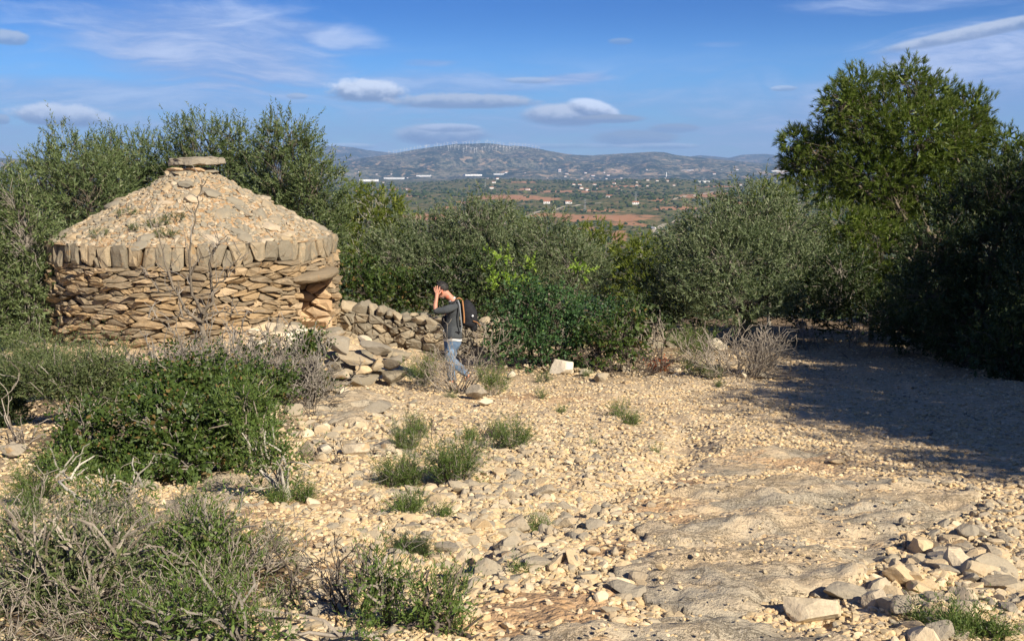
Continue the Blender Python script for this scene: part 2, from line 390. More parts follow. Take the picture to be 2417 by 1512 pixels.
leafmat('pine_needle', (.065, .105, .012), (.150, .190, .030), (.17, .18, .05), .25)
leafmat('young_pine_needle', (.10, .135, .018), (.20, .235, .040), (.24, .25, .06), .3)
leafmat('dark_leaf', (.026, .048, .014), (.06, .085, .025), (.10, .11, .04), .15)  # also on the right-edge olive and left-edge bush, standing in for shade
leafmat('oak_leaf', (.030, .058, .012), (.080, .120, .024), (.20, .13, .045), .22, .5, .35)
leafmat('carob_leaf', (.026, .065, .022), (.055, .115, .034), (.12, .19, .05), .18, .55, .3)
leafmat('rosemary_leaf', (.060, .105, .020), (.135, .190, .042), (.20, .20, .07), .2)
leafmat('pale_rosemary_leaf', (.075, .10, .035), (.14, .17, .065), (.22, .21, .10), .2)
leafmat('new_leaf', (.16, .26, .03), (.26, .36, .06), (.3, .38, .08), .3, .4)
leafmat('red_leaf', (.28, .06, .02), (.4, .12, .04), (.3, .2, .06), .2)
def bark(name, a, b):
    def fn(g):
        P = geopos(g); n = g.noise(P, 18, 5, .7); r = objrand(g)
        return pbsdf(g, g.mix(g.ss(g.m('ADD', g.m('MULTIPLY', n, .7), g.m('MULTIPLY', r, .4)), .3, .8), a, b), .95, bump(g, n, .5, .02), .1)
    return mat(name, fn)
bark('bark', (.10, .08, .06), (.20, .165, .125)); bark('dead_twig', (.20, .165, .13), (.40, .345, .28))
bark('grey_twig', (.17, .145, .12), (.32, .285, .24)); bark('pale_twig', (.28, .25, .2), (.5, .46, .39))
bark('dark_twig', (.07, .055, .045), (.16, .13, .105))
def flat(name, c, rough=.8, spec=.3, nz=.12, sc=30):
    def fn(g):
        n = g.noise(geopos(g), sc, 4, .6)
        return pbsdf(g, g.mix(g.ss(n, .3, .7), tuple(v*(1-nz) for v in c), tuple(min(1, v*(1+nz)) for v in c)), rough, bump(g, n, .3, .004), spec)
    return mat(name, fn)
flat('mortar', (.17, .10, .05), .95, .1, .4, 9)
# ------------------------------------------------------------------ terrain mesh
def terrain():
    rs = [0.6]
    while rs[-1] < 27000:
        r = rs[-1]
        st = .0115 if 2.5 < r < 30 else (.03 if r < 30 else (.024 if r < 3000 else .013))
        if r < 2.5: st = .08
        rs.append(r*(1+st))
    rs = np.array(rs)
    a1 = np.radians(np.linspace(-33, 33, 390)); side = np.radians(np.array([38, 45, 53, 62, 72, 84, 98, 114, 132, 150, 168]))
    azs = np.concatenate([-side[::-1], a1, side, [math.pi]]); azs = np.sort(azs)
    nA, nR = len(azs), len(rs)
    A, Rr = np.meshgrid(azs, rs); X = Rr*np.sin(A); Y = Rr*np.cos(A); Z = H(X, Y)
    V = np.stack([X, Y, Z], -1).reshape(-1, 3); V = np.vstack([V, [[0, 0, gz(0, 0)]]])
    i = np.arange(nR-1)[:, None]*nA; j = np.arange(nA)[None, :]; k = (j+1) % nA
    F = np.stack([i+j, i+k, i+nA+k, i+nA+j], -1).reshape(-1, 4)
    c = len(V)-1; F3 = np.stack([np.full(nA, c), (np.arange(nA)+1) % nA, np.arange(nA)], -1)
    x, y, z = V.T; r = np.hypot(x, y)
    far = sstep(45, 160, r); az = np.arctan2(x, y)
    mount = sstep(7400, 8600, r)
    # earth patches near the camera
    soilv = np.full(len(V), .0)
    for (px, py, rad, k_) in ((1330, 1420, .55, .9), (1560, 1210, .5, .8), (1640, 1140, .4, .9), (1450, 1290, .4, .8), (660, 1350, .5, .8), (560, 1180, .7, .7), (1270, 935, 1.3, .6), (1500, 960, 1.2, .4),
                              (750, 1180, .7, .5), (1850, 1090, 1.0, .7), (900, 1370, .4, .3), (620, 1260, .6, .4)):
        g = ground_at(px, py); soilv = np.maximum(soilv, k_*np.exp(-(((x-g.x)/rad)**2+((y-g.y)/(rad*1.5))**2)))
    lit = np.zeros(len(V))
    for (px, py, rad, k_) in ((1330, 850, 2.0, 1), (1150, 870, .8, .6), (100, 1050, 1.6, .9), (300, 950, 2.5, .9), (1850, 800, 2, .8), (1600, 830, 1.8, .8), (250, 1400, 1.0, 1.3), (450, 1400, .6, 1.2), (500, 1020, 1.2, 1), (800, 1470, .5, .5), (2300, 830, 4, .8), (80, 1420, .9, 1.3)):
        g = ground_at(px, py); lit = np.maximum(lit, k_*np.exp(-(((x-g.x)/rad)**2+((y-g.y)/(rad*1.3))**2)))
    lit = np.maximum(lit, sstep(24.5, 28, y)*(1-sstep(-1, 1, x*0)*0)*.9)
    # back-projected positions for far patches that have to lie where the photo shows them
    yy = y*math.cos(PITCH)-z*math.sin(PITCH); yy = np.where(yy > 1, yy, 1e9)
    PX = CX+FPX*x/yy; PY = CY-FPX*(z*math.cos(PITCH)+y*math.sin(PITCH))/yy
    fld = np.zeros(len(V))
    for (px, py, rx, ry) in ((1200, 467, 95, 8), (1290, 470, 40, 4), (1010, 512, 70, 9), (1440, 514, 130, 9), (1300, 508, 70, 6), (1462, 560, 20, 16), (1640, 463, 60, 5), (1690, 457, 40, 4),
                             (1150, 500, 60, 4), (1250, 447, 40, 3), (1340, 452, 100, 3), (1560, 472, 30, 4), (1420, 497, 120, 3), (1100, 478, 40, 4), (1390, 540, 40, 4), (980, 462, 40, 3), (1760, 480, 50, 4), (1050, 490, 50, 3), (1600, 492, 70, 4), (1480, 530, 60, 4), (1230, 430, 50, 2), (1470, 440, 70, 2.5), (1690, 440, 60, 2), (930, 447, 50, 3), (1330, 520, 60, 4)):
        d = np.hypot((PX-px)/rx, (PY-py)/ry); fld = np.maximum(fld, np.clip(1.35-d, 0, 1))
    fld *= (r > 500)
    q = np.zeros(len(V))
    for (px, py, rx, ry) in ((1455, 404, 50, 5), (1830, 407, 40, 4), (1640, 403, 30, 2), (1010, 402, 30, 2)):
        q = np.maximum(q, np.clip(1.4-np.hypot((PX-px)/rx, (PY-py)/ry), 0, 1))
    q *= (r > 6000)
    me = mesh_np('ground', V, [F, F3], True, dict(far=far, mount=mount, soil=soilv, litter=np.minimum(lit, 1), field=fld, quarry=q))
    o = add('ground', me, MATS['ground']); tag(o, 'stony hillside falling away to a wide wooded valley and distant mountains', None, kind='structure')
terrain()

# ------------------------------------------------------------------ rocks
def ico(sub):
    bm = bmesh.new(); bmesh.ops.create_icosphere(bm, subdivisions=sub, radius=1)
    V = np.array([v.co[:] for v in bm.verts]); F = np.array([[v.index for v in f.verts] for f in bm.faces]); bm.free(); return V, F
ICO = {k: ico(k) for k in (1, 2, 3, 4)}
def rock_v(rng, sub=2, planes=9, noise=.12, lo=.55, fscale=1.6):
    V, F = ICO[sub]; V = V.copy(); s = rng.uniform(0, 50)
    for _ in range(planes):
        n = rng.normal(size=3); n /= np.linalg.norm(n); d = rng.uniform(lo, .88)
        t = V@n; k = t > d; V[k] -= np.outer(t[k]-d, n)*.92
    V *= (1+noise*fbm(V[:, 0]*fscale+s, V[:, 1]*fscale, V[:, 2]*fscale, 3 if sub > 2 else 2))[:, None]
    m = np.abs(V).max(axis=0); return V/m, F
def proto_rocks(n, sub, mt, seed, name, **kw):
    rng = np.random.default_rng(seed); out = []
    for i in range(n):
        V, F = rock_v(rng, sub, **kw); me = mesh_np(name, V, F, False); me.materials.append(mt); out.append(me)
    return out

def scatter(name, pts, rots, scl, idx, meshes, label, parent=None):
    """many small things nobody could count: points in one mesh, instanced by geometry nodes"""
    pts = np.asarray(pts, np.float32); me = bpy.data.meshes.new(name); me.vertices.add(len(pts)); me.vertices.foreach_set('co', pts.ravel())
    for nm, typ, key, arr in (('rot', 'FLOAT_VECTOR', 'vector', rots), ('scl', 'FLOAT_VECTOR', 'vector', scl), ('idx', 'INT', 'value', idx)):
        a = me.attributes.new(nm, typ, 'POINT'); a.data.foreach_set(key, np.asarray(arr, np.int32 if typ == 'INT' else np.float32).ravel())
    o = add(name, me, None, parent); tag(o, label, None, kind='stuff')
    ng = bpy.data.node_groups.new(name, 'GeometryNodeTree')
    ng.interface.new_socket('Geometry', in_out='INPUT', socket_type='NodeSocketGeometry'); ng.interface.new_socket('Geometry', in_out='OUTPUT', socket_type='NodeSocketGeometry')
    N, L = ng.nodes, ng.links; gi = N.new('NodeGroupInput'); go = N.new('NodeGroupOutput'); ip = N.new('GeometryNodeInstanceOnPoints'); jn = N.new('GeometryNodeJoinGeometry')
    L.new(gi.outputs[0], ip.inputs['Points'])
    for m in reversed(meshes):
        ob = bpy.data.objects.new(name+'_piece', m); oi = N.new('GeometryNodeObjectInfo'); oi.inputs['Object'].default_value = ob; oi.inputs['As Instance'].default_value = True
        L.new(oi.outputs['Geometry'], jn.inputs[0])
    L.new(jn.outputs[0], ip.inputs['Instance']); ip.inputs['Pick Instance'].default_value = True
    for nm, typ, sock in (('rot', 'FLOAT_VECTOR', 'Rotation'), ('scl', 'FLOAT_VECTOR', 'Scale'), ('idx', 'INT', 'Instance Index')):
        na = N.new('GeometryNodeInputNamedAttribute'); na.data_type = typ; na.inputs['Name'].default_value = nm; L.new(na.outputs[0], ip.inputs[sock])
    L.new(ip.outputs[0], go.inputs[0])
    md = o.modifiers.new('scatter', 'NODES'); md.node_group = ng
    return o

# bedrock outcrops, smooth rock showing through the rubble
def poly_sd(poly, x, y):
    """signed distance (positive inside) to polygon, numpy"""
    P = np.asarray(poly); d = np.full(x.shape, 1e9); ins = np.zeros(x.shape, bool)
    for a, b in zip(P, np.roll(P, -1, 0)):
        e = b-a; wx, wy = x-a[0], y-a[1]; t = np.clip((wx*e[0]+wy*e[1])/(e@e+1e-12), 0, 1)
        d = np.minimum(d, np.hypot(wx-e[0]*t, wy-e[1]*t))
        c = ((a[1] > y) != (b[1] > y)) & (x < (b[0]-a[0])*(y-a[1])/((b[1]-a[1])+1e-12)+a[0]); ins ^= c
    return np.where(ins, d, -d)
BED = []
def bedrock(pix, rise, label, res=.035, step=.06, seed=1):
    poly = np.array([(lambda g: (g.x, g.y))(ground_at(*p)) for p in pix]); BED.append(poly)
    lo = poly.min(0)-.3; hi = poly.max(0)+.3
    nx = int((hi[0]-lo[0])/res); ny = int((hi[1]-lo[1])/(res*1.3))
    X, Y = np.meshgrid(np.linspace(lo[0], hi[0], nx), np.linspace(lo[1], hi[1], ny))
    sd_ = poly_sd(poly, X, Y)+.16*fbm(X*2.2, Y*2.2, seed, 4)
    base = H(X, Y); u = X*math.cos(.45)+Y*math.sin(.45); v = -X*math.sin(.45)+Y*math.cos(.45)
    lay = fbm(u*.6, v*2.4, seed+3, 4)
    terr = np.floor(lay*7)/7+.14*np.clip(((lay*7)%1)*4, 0, 1)     # broken ledges
    Z = base+rise*np.tanh(sd_/.35)-.02+step*(1.0*terr+.2*lay)+.016*fbm(u*7, v*9, seed, 5)+.010*np.abs(fbm(u*3, v*5, seed+9, 4))
    Z = np.where(sd_ < -.05, base-.15, Z); keep = sd_ > -.14
    idx = np.arange(nx*ny).reshape(ny, nx)
    F = np.stack([idx[:-1, :-1], idx[:-1, 1:], idx[1:, 1:], idx[1:, :-1]], -1).reshape(-1, 4); F = F[keep.ravel()[F].all(1)]
    u_, inv = np.unique(F, return_inverse=True)
    me = mesh_np('bedrock', np.stack([X, Y, Z], -1).reshape(-1, 3)[u_], inv.reshape(F.shape), True)
    tag(add('bedrock', me, MATS['bedrock']), label, None, kind='structure')
bedrock([(1480, 1320), (1540, 1210), (1660, 1150), (1780, 1135), (2000, 1118), (2150, 1130), (2290, 1180), (2250, 1240), (2120, 1300), (2000, 1380), (1850, 1420), (1800, 1470), (1700, 1470), (1560, 1440), (1490, 1390)], .05, 'broad smooth grey and tan bedrock showing in the middle of the track', .028, .075, 3)
bedrock([(1210, 1512), (1330, 1470), (1500, 1462), (1660, 1455), (1850, 1478), (1990, 1500), (2100, 1560), (1800, 1640), (1300, 1640)], .05, 'layered tan bedrock at the near edge of the track', .022, .07, 6)
bedrock([(1560, 1110), (1720, 1060), (1850, 1045), (1950, 1075), (1880, 1110), (1700, 1130)], .015, 'low worn bedrock further up the track', .04, .04, 9)
bedrock([(370, 1190), (430, 1140), (520, 1108), (600, 1118), (610, 1160), (560, 1200), (500, 1235), (400, 1230)], .05, 'flat grey bedrock beside the oak bush', .03, .04, 12)
bedrock([(700, 960), (760, 935), (850, 925), (935, 945), (950, 975), (860, 1000), (790, 1005), (720, 985)], .08, 'grey rock shelf below the stone pier', .035, .07, 15)
def on_bed(x, y):
    s = np.full(np.shape(x), -9.0)
    for p in BED[:4]: s = np.maximum(s, poly_sd(p, x, y))
    return s > .08
# ------------------------------------------------------------------ dry stone masonry
def cells(sites, rect, vs=1.0):
    """Voronoi cells of sites clipped to rect (u0,v0,u1,v1); v stretched by vs in the metric"""
    u0, v0, u1, v1 = rect; S_ = np.array(sites)*[1, vs]; out = []
    for i, s in enumerate(S_):
        poly = [(u0, v0*vs), (u1, v0*vs), (u1, v1*vs), (u0, v1*vs)]
        d = np.hypot(*(S_-s).T); order = np.argsort(d)[1:22]
        for j in order:
            n = S_[j]-s; c = n@((S_[j]+s)/2); new = []
            for a, b in zip(poly, poly[1:]+poly[:1]):
                fa = n[0]*a[0]+n[1]*a[1]-c; fb = n[0]*b[0]+n[1]*b[1]-c
                if fa <= 0: new.append(a)
                if (fa < 0 < fb) or (fb < 0 < fa): t = fa/(fa-fb); new.append((a[0]+(b[0]-a[0])*t, a[1]+(b[1]-a[1])*t))
            poly = new
            if len(poly) < 3: break
        if len(poly) >= 3: out.append(np.array(poly)/[1, vs])
    return out
def stone_from_cell(poly, M, rng, gap=.012, back=.16, proud=.03, bulge=.045, tilt=.12, name='stone', smooth=False, cut=(.08, .22)):
    c = poly.mean(0); P = []
    n = len(poly)
    for i in range(n):                                   # cut the corners
        a, b = poly[i], poly[(i+1) % n]
        if np.hypot(*(b-a)) < .02: P.append((a+b)/2); continue
        k = rng.uniform(*cut); P += [a+(b-a)*k, b+(a-b)*k]
    P = np.array(P); P = P+rng.normal(0, .009, P.shape)
    e = np.hypot(*(P-c).T)[:, None]; P = c+(P-c)*np.maximum(.55, 1-gap/np.maximum(e, .02))
    pr = rng.normal(proud, .022 if cut[0] < .1 else .012); tu, tv = rng.normal(0, tilt, 2)
    size = np.sqrt(abs(np.ptp(P[:, 0])*np.ptp(P[:, 1]))); bulge = bulge*np.clip(size/.22, .5, 1.5)
    def ring(k, d, nz): Q = c+(P-c)*k; return Q, d+tu*(Q[:, 0]-c[0])+tv*(Q[:, 1]-c[1])+rng.normal(0, nz, len(Q))
    rings = [ring(.86, -back, .01), ring(1.0, pr-.05, .008), ring(.96, pr+bulge*.35, .009), ring(.60, pr+bulge*.8, .013)]
    cc = (np.array([c+rng.normal(0, .015, 2)]), np.array([pr+bulge+rng.normal(0, .01)]))
    m = len(P); V = np.vstack([M(Q[:, 0], Q[:, 1], d) for Q, d in rings+[cc]])
    j = np.arange(m); k = (j+1) % m; F4 = np.concatenate([np.stack([r*m+j, r*m+k, (r+1)*m+k, (r+1)*m+j], -1) for r in range(3)])
    F3 = np.stack([3*m+j, 3*m+k, np.full(m, 4*m)], -1)
    return V, [F4, F3]
def dart_sites(rng, u0, u1, v0, v1, r0, r1, vs, n=9000):
    out = []; 
    for _ in range(n):
        u, v = rng.uniform(u0, u1), rng.uniform(v0, v1); r = r0+(r1-r0)*rng.random()**1.8
        if all((u-a)**2+((v-b)*vs)**2 > ((r+c)/2)**2*2.2 for a, b, c in out if abs(u-a) < .9): out.append((u, v, r))
    return [(a, b) for a, b, c in out]
def course_sites(rng, u0, u1, v0, v1, w, h):
    out = []; v = v0
    while v < v1-.03:
        hh = h*rng.uniform(.7, 1.5); u = u0-rng.uniform(0, w)
        while u < u1+.1:
            ww = w*rng.uniform(.5, 1.7)
            if u+ww/2 > u0 and u+ww/2 < u1: out.append((u+ww/2, min(v1-.01, v+hh/2+rng.normal(0, hh*.28))))
            if ww > w*1.25 and rng.random() < .35: out.append((u+ww/2+rng.normal(0, .05), min(v1-.01, v+hh*.1)))
            u += ww
        v += hh
    return out

def build_hut():
    rng = np.random.default_rng(21)
    cx, cy = HUTC; zrim = -1.475; zb = gz(cx, cy-HUTR)-.35
    root = empty('stone_hut', (cx, cy, zb), 'round dry stone shepherd hut with a rubble cone roof and flat capstone', 'stone hut')
    O = np.array([cx, cy, zb]); Hh = zrim-zb
    base_phi = math.atan2(-cx, -cy)                 # angle (about +z, from -y) that faces the camera
    face = math.atan2(cx, cy)
    def M(u, v, d):                                 # u: arc length from the camera-facing line, positive to the right
        ph = u/HUTR+0.0
        r = HUTR+d+.06*(1-v/Hh)+.035*np.sin(3*ph+1)+.03*np.sin(7*ph)
        a = ph-face                                 # camera-facing line tilts by the hut's own bearing
        return np.stack([r*np.sin(a), -r*np.cos(a), v], -1)
    D0, D1 = R(42)*HUTR, R(67)*HUTR; zl = -2.38-zb; zlt = -2.10-zb       # doorway, lintel under and top
    per = 2*math.pi*HUTR; top = Hh-.40
    A = (D1, 0, D0+per, top); sitesA = dart_sites(rng, A[0], A[2], A[1], A[3], .12, .60, 3.5)
    cl = cells(sitesA, A, 3.5)
    Bq = (D0, zlt, D1, top); cl += cells(course_sites(rng, Bq[0], Bq[2], Bq[1], Bq[3], .3, .13), Bq, 2)
    jam = []
    # upright rim course
    sites = []; u = D0
    while u < D0+per-.1:
        w = .15+.36*rng.random()**1.5; sites.append((u+w/2, Hh-.20+rng.normal(0, .05)))
        if rng.random() < .22: sites.append((u+w+rng.normal(0, .02), Hh-.38+rng.normal(0, .03)))
        u += w
    rim = cells(sites, (D0, top, D0+per, Hh+.02), .5)
    lean = rng.normal(0, .10)
    def ragged(P):
        Q = P.copy(); lo_ = Q[:, 1] < top+.02; Q[lo_, 1] += rng.uniform(-.12, .05); Q[:, 0] += (Q[:, 1]-Hh)*rng.normal(.03, .04); return Q
    def wob(P): 
        Q = P.copy(); Q[:, 1] += .07*pnoise(P[:, 0]*1.6, P[:, 1]*1.2, 3)*np.clip(P[:, 1]/.3, 0, 1)+.035*pnoise(P[:, 0]*5, P[:, 1]*5, 6); Q[:, 0] += .05*pnoise(P[:, 0]*2.2, P[:, 1]*3, 9)*(1-np.exp(-((P[:, 0]-D0)/.12)**2)-np.exp(-((P[:, 0]-D1)/.12)**2)); return Q
    rest = Buf(); nst = 0
    allc = [(c, 'hut_stone', .04) for c in cl]+[(c, 'rim_stone', .015) for c in rim]
    def vis(c):
        u = (c[:, 0].mean()+per/2) % per-per/2
        return abs(u/HUTR) < R(88)
    area = [(-np.ptp(c[0][:, 0])*np.ptp(c[0][:, 1]) if vis(c[0]) else 1, i) for i, c in enumerate(allc)]
    singles = set(i for a, i in sorted(area)[:285] if a < 0)
    for i, (c, mt, pr) in enumerate(allc):
        rimq = mt == 'rim_stone'
        V, F = stone_from_cell(ragged(wob(c)) if rimq else wob(c), M, rng, cut=(.10, .24) if rimq else (.08, .22), gap=.008 if not rimq else .008, proud=pr, bulge=.022 if not rimq else .035, tilt=.30 if not rimq else .15, back=.12)
        if i in singles: add('rim_stone' if rimq else 'stone', mesh_np('stone', V, F, False), MATS[mt], root)
        else: rest.add(V, F)
    tag(add('small_stones', rest.mesh('small_stones'), MATS['hut_stone'], root), None, None, kind='stuff')
    # solid core with the doorway through it and a chamber inside
    b = Buf(); ri, ro = 2.05, HUTR-.10; n = 96
    def rows(u0, u1, z0, z1, nn):
        us = np.linspace(u0, u1, nn); pts = []
        for r_, z_ in ((ro, z0), (ro, z1), (ri, z1), (ri, z0)):
            a = us/HUTR-face; pts.append(np.stack([r_*np.sin(a), -r_*np.cos(a), np.full(nn, z_)], -1))
        V = np.stack(pts, 1).reshape(-1, 3); i = np.arange(nn-1)[:, None]*4; j = np.arange(4)[None]; k = (j+1) % 4
        b.add(V, [np.stack([i+j, i+4+j, i+4+k, i+k], -1).reshape(-1, 4), np.array([[0, 1, 2, 3], [4*nn-1, 4*nn-2, 4*nn-3, 4*nn-4]])])
    rows(D1+.06, D0+per-.06, 0, Hh-.04, n); rows(D0-.098, D1+.098, zlt-.02, Hh-.043, 10)
    rows(D0-.096, D1+.096, 0, -3.30-zb, 10)
    add('wall_core', b.mesh('wall_core'), MATS['mortar'], root)
    # lintel: one long slab leaning a little
    V, F = rock_v(rng, 4, 7, .06, .8, 2.0)
    L = (D1-D0)+.34; um = (D0+D1)/2-.05
    V = V*[L/2+.05, .36, .15]; V[:, 2] += .09*(V[:, 0]/L)
    r_ = HUTR+.14; aa = (um+V[:, 0]*1.0)/HUTR-face; rr_ = r_-.16-V[:, 1]*1.0
    Vw = np.stack([rr_*np.sin(aa), -rr_*np.cos(aa), (zl+zlt)/2+V[:, 2]+.02], -1)
    lm = add('lintel', mesh_np('lintel', Vw, F, False), MATS['hut_stone'], root)
    # jamb stones lining both reveals
    for side, U in ((1, D1+.05), (-1, D0-.05)):
        a = U/HUTR-face; rd = np.array([math.sin(a), -math.cos(a), 0]); tn = np.array([math.cos(a), math.sin(a), 0])*(-side)
        def Mj(u, v, d): return u[:, None]*rd+np.outer(v, [0, 0, 1])+d[:, None]*tn
        rect = (ri+.02, -3.5-zb, ro+.13, zl+.03)
        for c in cells(course_sites(rng, rect[0], rect[2], rect[1], rect[3], .34, .17), rect, 1.8):
            V, F = stone_from_cell(c, Mj, rng, gap=.01, back=.08, proud=.0, bulge=.04, tilt=.12)
            add('stone', mesh_np('stone', V, F, False), MATS['jamb_stone'], root)
    # cone
    prof = [(HUTR+.02, Hh-.03), (2.75, Hh+.05), (2.3, Hh+.30), (1.7, Hh+.62), (1.15, Hh+.93), (.7, Hh+1.2), (.42, Hh+1.34), (.0, Hh+1.36)]
    pr_r = np.array([p[0] for p in prof])[::-1]; pr_z = np.array([p[1] for p in prof])[::-1]
    def cz(r, a): return np.interp(r, pr_r, pr_z)+.05*fbm(np.cos(a)*r*1.6, np.sin(a)*r*1.6, 2, 3)*np.clip((HUTR-r)/.3, 0, 1)
    nr, na = 50, 120; rr2 = np.linspace(.02, HUTR+.02, nr); aa2 = np.arange(na)*2*math.pi/na
    RR, AA = np.meshgrid(rr2, aa2, indexing='ij'); Z = cz(RR, AA); V = np.stack([RR*np.cos(AA), RR*np.sin(AA), Z], -1).reshape(-1, 3)
    i = np.arange(nr-1)[:, None]*na; j = np.arange(na)[None]; k = (j+1) % na
    b = Buf(); b.add(V, [np.stack([i+j, i+na+j, i+na+k, i+k], -1).reshape(-1, 4), np.stack([j[0], k[0], np.roll(j[0], 0)*0], -1)[1:-1]])
    # inner ceiling of the chamber
    th = np.linspace(0, 1, 8); V2 = np.array([[ (2.1*(1-t)+.02)*math.cos(a_), (2.1*(1-t)+.02)*math.sin(a_), Hh-.06+t*1.05] for t in th for a_ in np.arange(24)*2*math.pi/24])
    i = np.arange(7)[:, None]*24; j = np.arange(24)[None]; k = (j+1) % 24; b.add(V2, np.stack([i+j, i+k, i+24+k, i+24+j], -1).reshape(-1, 4))
    rc = b.mesh('roof_bed', False)
    def rb(g):
        P = geopos(g); n2 = g.noise(P, 5, 5, .65); n3 = g.noise(P, 28, 4, .7)
        return pbsdf(g, g.mix(g.ss(g.m('ADD', g.m('MULTIPLY', n2, .6), g.m('MULTIPLY', n3, .4)), .4, .62), (.42, .25, .12), (.60, .46, .30)), .95, bump(g, n3, .9, .05), .1)
    roof = add('roof', rc, mat('roof_earth', rb), root)
    # rubble lying on the cone: the large flat stones one by one, the small ones together
    protos = proto_rocks(10, 2, MATS['roof_stone'], 31, 'roof_stone', planes=10, noise=.14)
    def place(n, s0, s1, pw, rmin=.25):
        rad = np.sqrt(rng.uniform((rmin/HUTR)**2, 1, n))*(HUTR-.04); a = rng.uniform(0, 2*math.pi, n); z = cz(rad, a)
        sl = (cz(rad-.05, a)-cz(rad+.05, a))/.1; s = s0+(s1-s0)*rng.random(n)**pw
        return rad, a, z, sl, s
    from mathutils import Euler
    def orient(a, sl, rng):  # lie on the slope, random turn
        tiltq = Vector((math.cos(a)*sl, math.sin(a)*sl, 1)).normalized().to_track_quat('Z', 'Y')
        return (tiltq.to_matrix() @ Euler((rng.normal(0, .22), rng.normal(0, .22), rng.uniform(0, 6.3))).to_matrix())
    rad, a, z, sl, s = place(190, .09, .26, 2.0)
    for i in range(190):
        o = add('roof_stone', protos[i % 10], None, roof); mt3 = orient(a[i], sl[i]*.8, rng).to_4x4()
        k = s[i]; o.matrix_local = Matrix.Translation((rad[i]*math.cos(a[i]), rad[i]*math.sin(a[i]), z[i]+.01)) @ mt3 @ Matrix.Diagonal((k, k*rng.uniform(.5, .85), k*rng.uniform(.22, .42), 1))
    n = 9000; rad, a, z, sl, s = place(n, .018, .085, 2.2)
    rots = np.array([orient(a[i], sl[i]*.8, rng).to_euler()[:] for i in range(n)])
    scl = np.stack([s, s*rng.uniform(.5, .9, n), s*rng.uniform(.3, .7, n)], -1)
    scatter('roof_rubble', np.stack([rad*np.cos(a), rad*np.sin(a), z+.005], -1), rots, scl, rng.integers(0, 10, n), protos, None, roof)
    # neck stones and the capstone
    for (dx, dy, dz, sx, sy, sz, rz, mt) in ((-.02, -.03, 1.345, .50, .45, .07, .3, 'roof_stone'), (-.25, -.16, 1.42, .28, .22, .05, .2, 'jamb_stone'), (.12, -.20, 1.42, .27, .2, .075, -.1, 'jamb_stone'), (.34, .0, 1.38, .2, .25, .05, .5, 'roof_stone'),
                                             (.05, .18, 1.42, .42, .3, .08, 1.2, 'jamb_stone'), (-.12, -.30, 1.32, .33, .16, .055, .1, 'rim_stone'), (.3, -.28, 1.27, .24, .17, .05, -.3, 'roof_stone'), (-.42, -.2, 1.27, .3, .2, .05, .4, 'rim_stone'), (.55, -.2, 1.13, .24, .14, .06, -.4, 'rim_stone')):
        V, F = rock_v(rng, 3, 9, .1); o = add('neck_stone', mesh_np('neck_stone', V*[sx, sy, sz], F, False), MATS[mt], root, (dx, dy, Hh+dz)); o.rotation_euler = (rng.normal(0, .06), rng.normal(0, .06), rz)
    V, F = rock_v(rng, 4, 8, .10, .7, 2.4); V = ICO[4][0].copy(); th_ = np.arctan2(V[:, 1], V[:, 0]); rh = np.hypot(V[:, 0], V[:, 1]); rn = np.minimum(1, rh*1.18)*(1+.16*fbm(np.cos(th_)*1.8, np.sin(th_)*1.8, 5, 4)); V = np.stack([np.cos(th_)*rn*.53, np.sin(th_)*rn*.42, np.sign(V[:, 2])*np.abs(V[:, 2])**.35*.085], -1); V += .034*fbm(V[:, 0]*4.5, V[:, 1]*4.5, V[:, 2]*7, 4)[:, None]*[1.2, 1.2, 1]; V[:, 2] += .02*V[:, 0]; F = ICO[4][1]
    o = add('capstone', mesh_np('capstone', V, F, False), MATS['grey_rock'], root, (.09, -.02, Hh+1.60)); o['label'] = 'wide flat grey capstone'
build_hut()

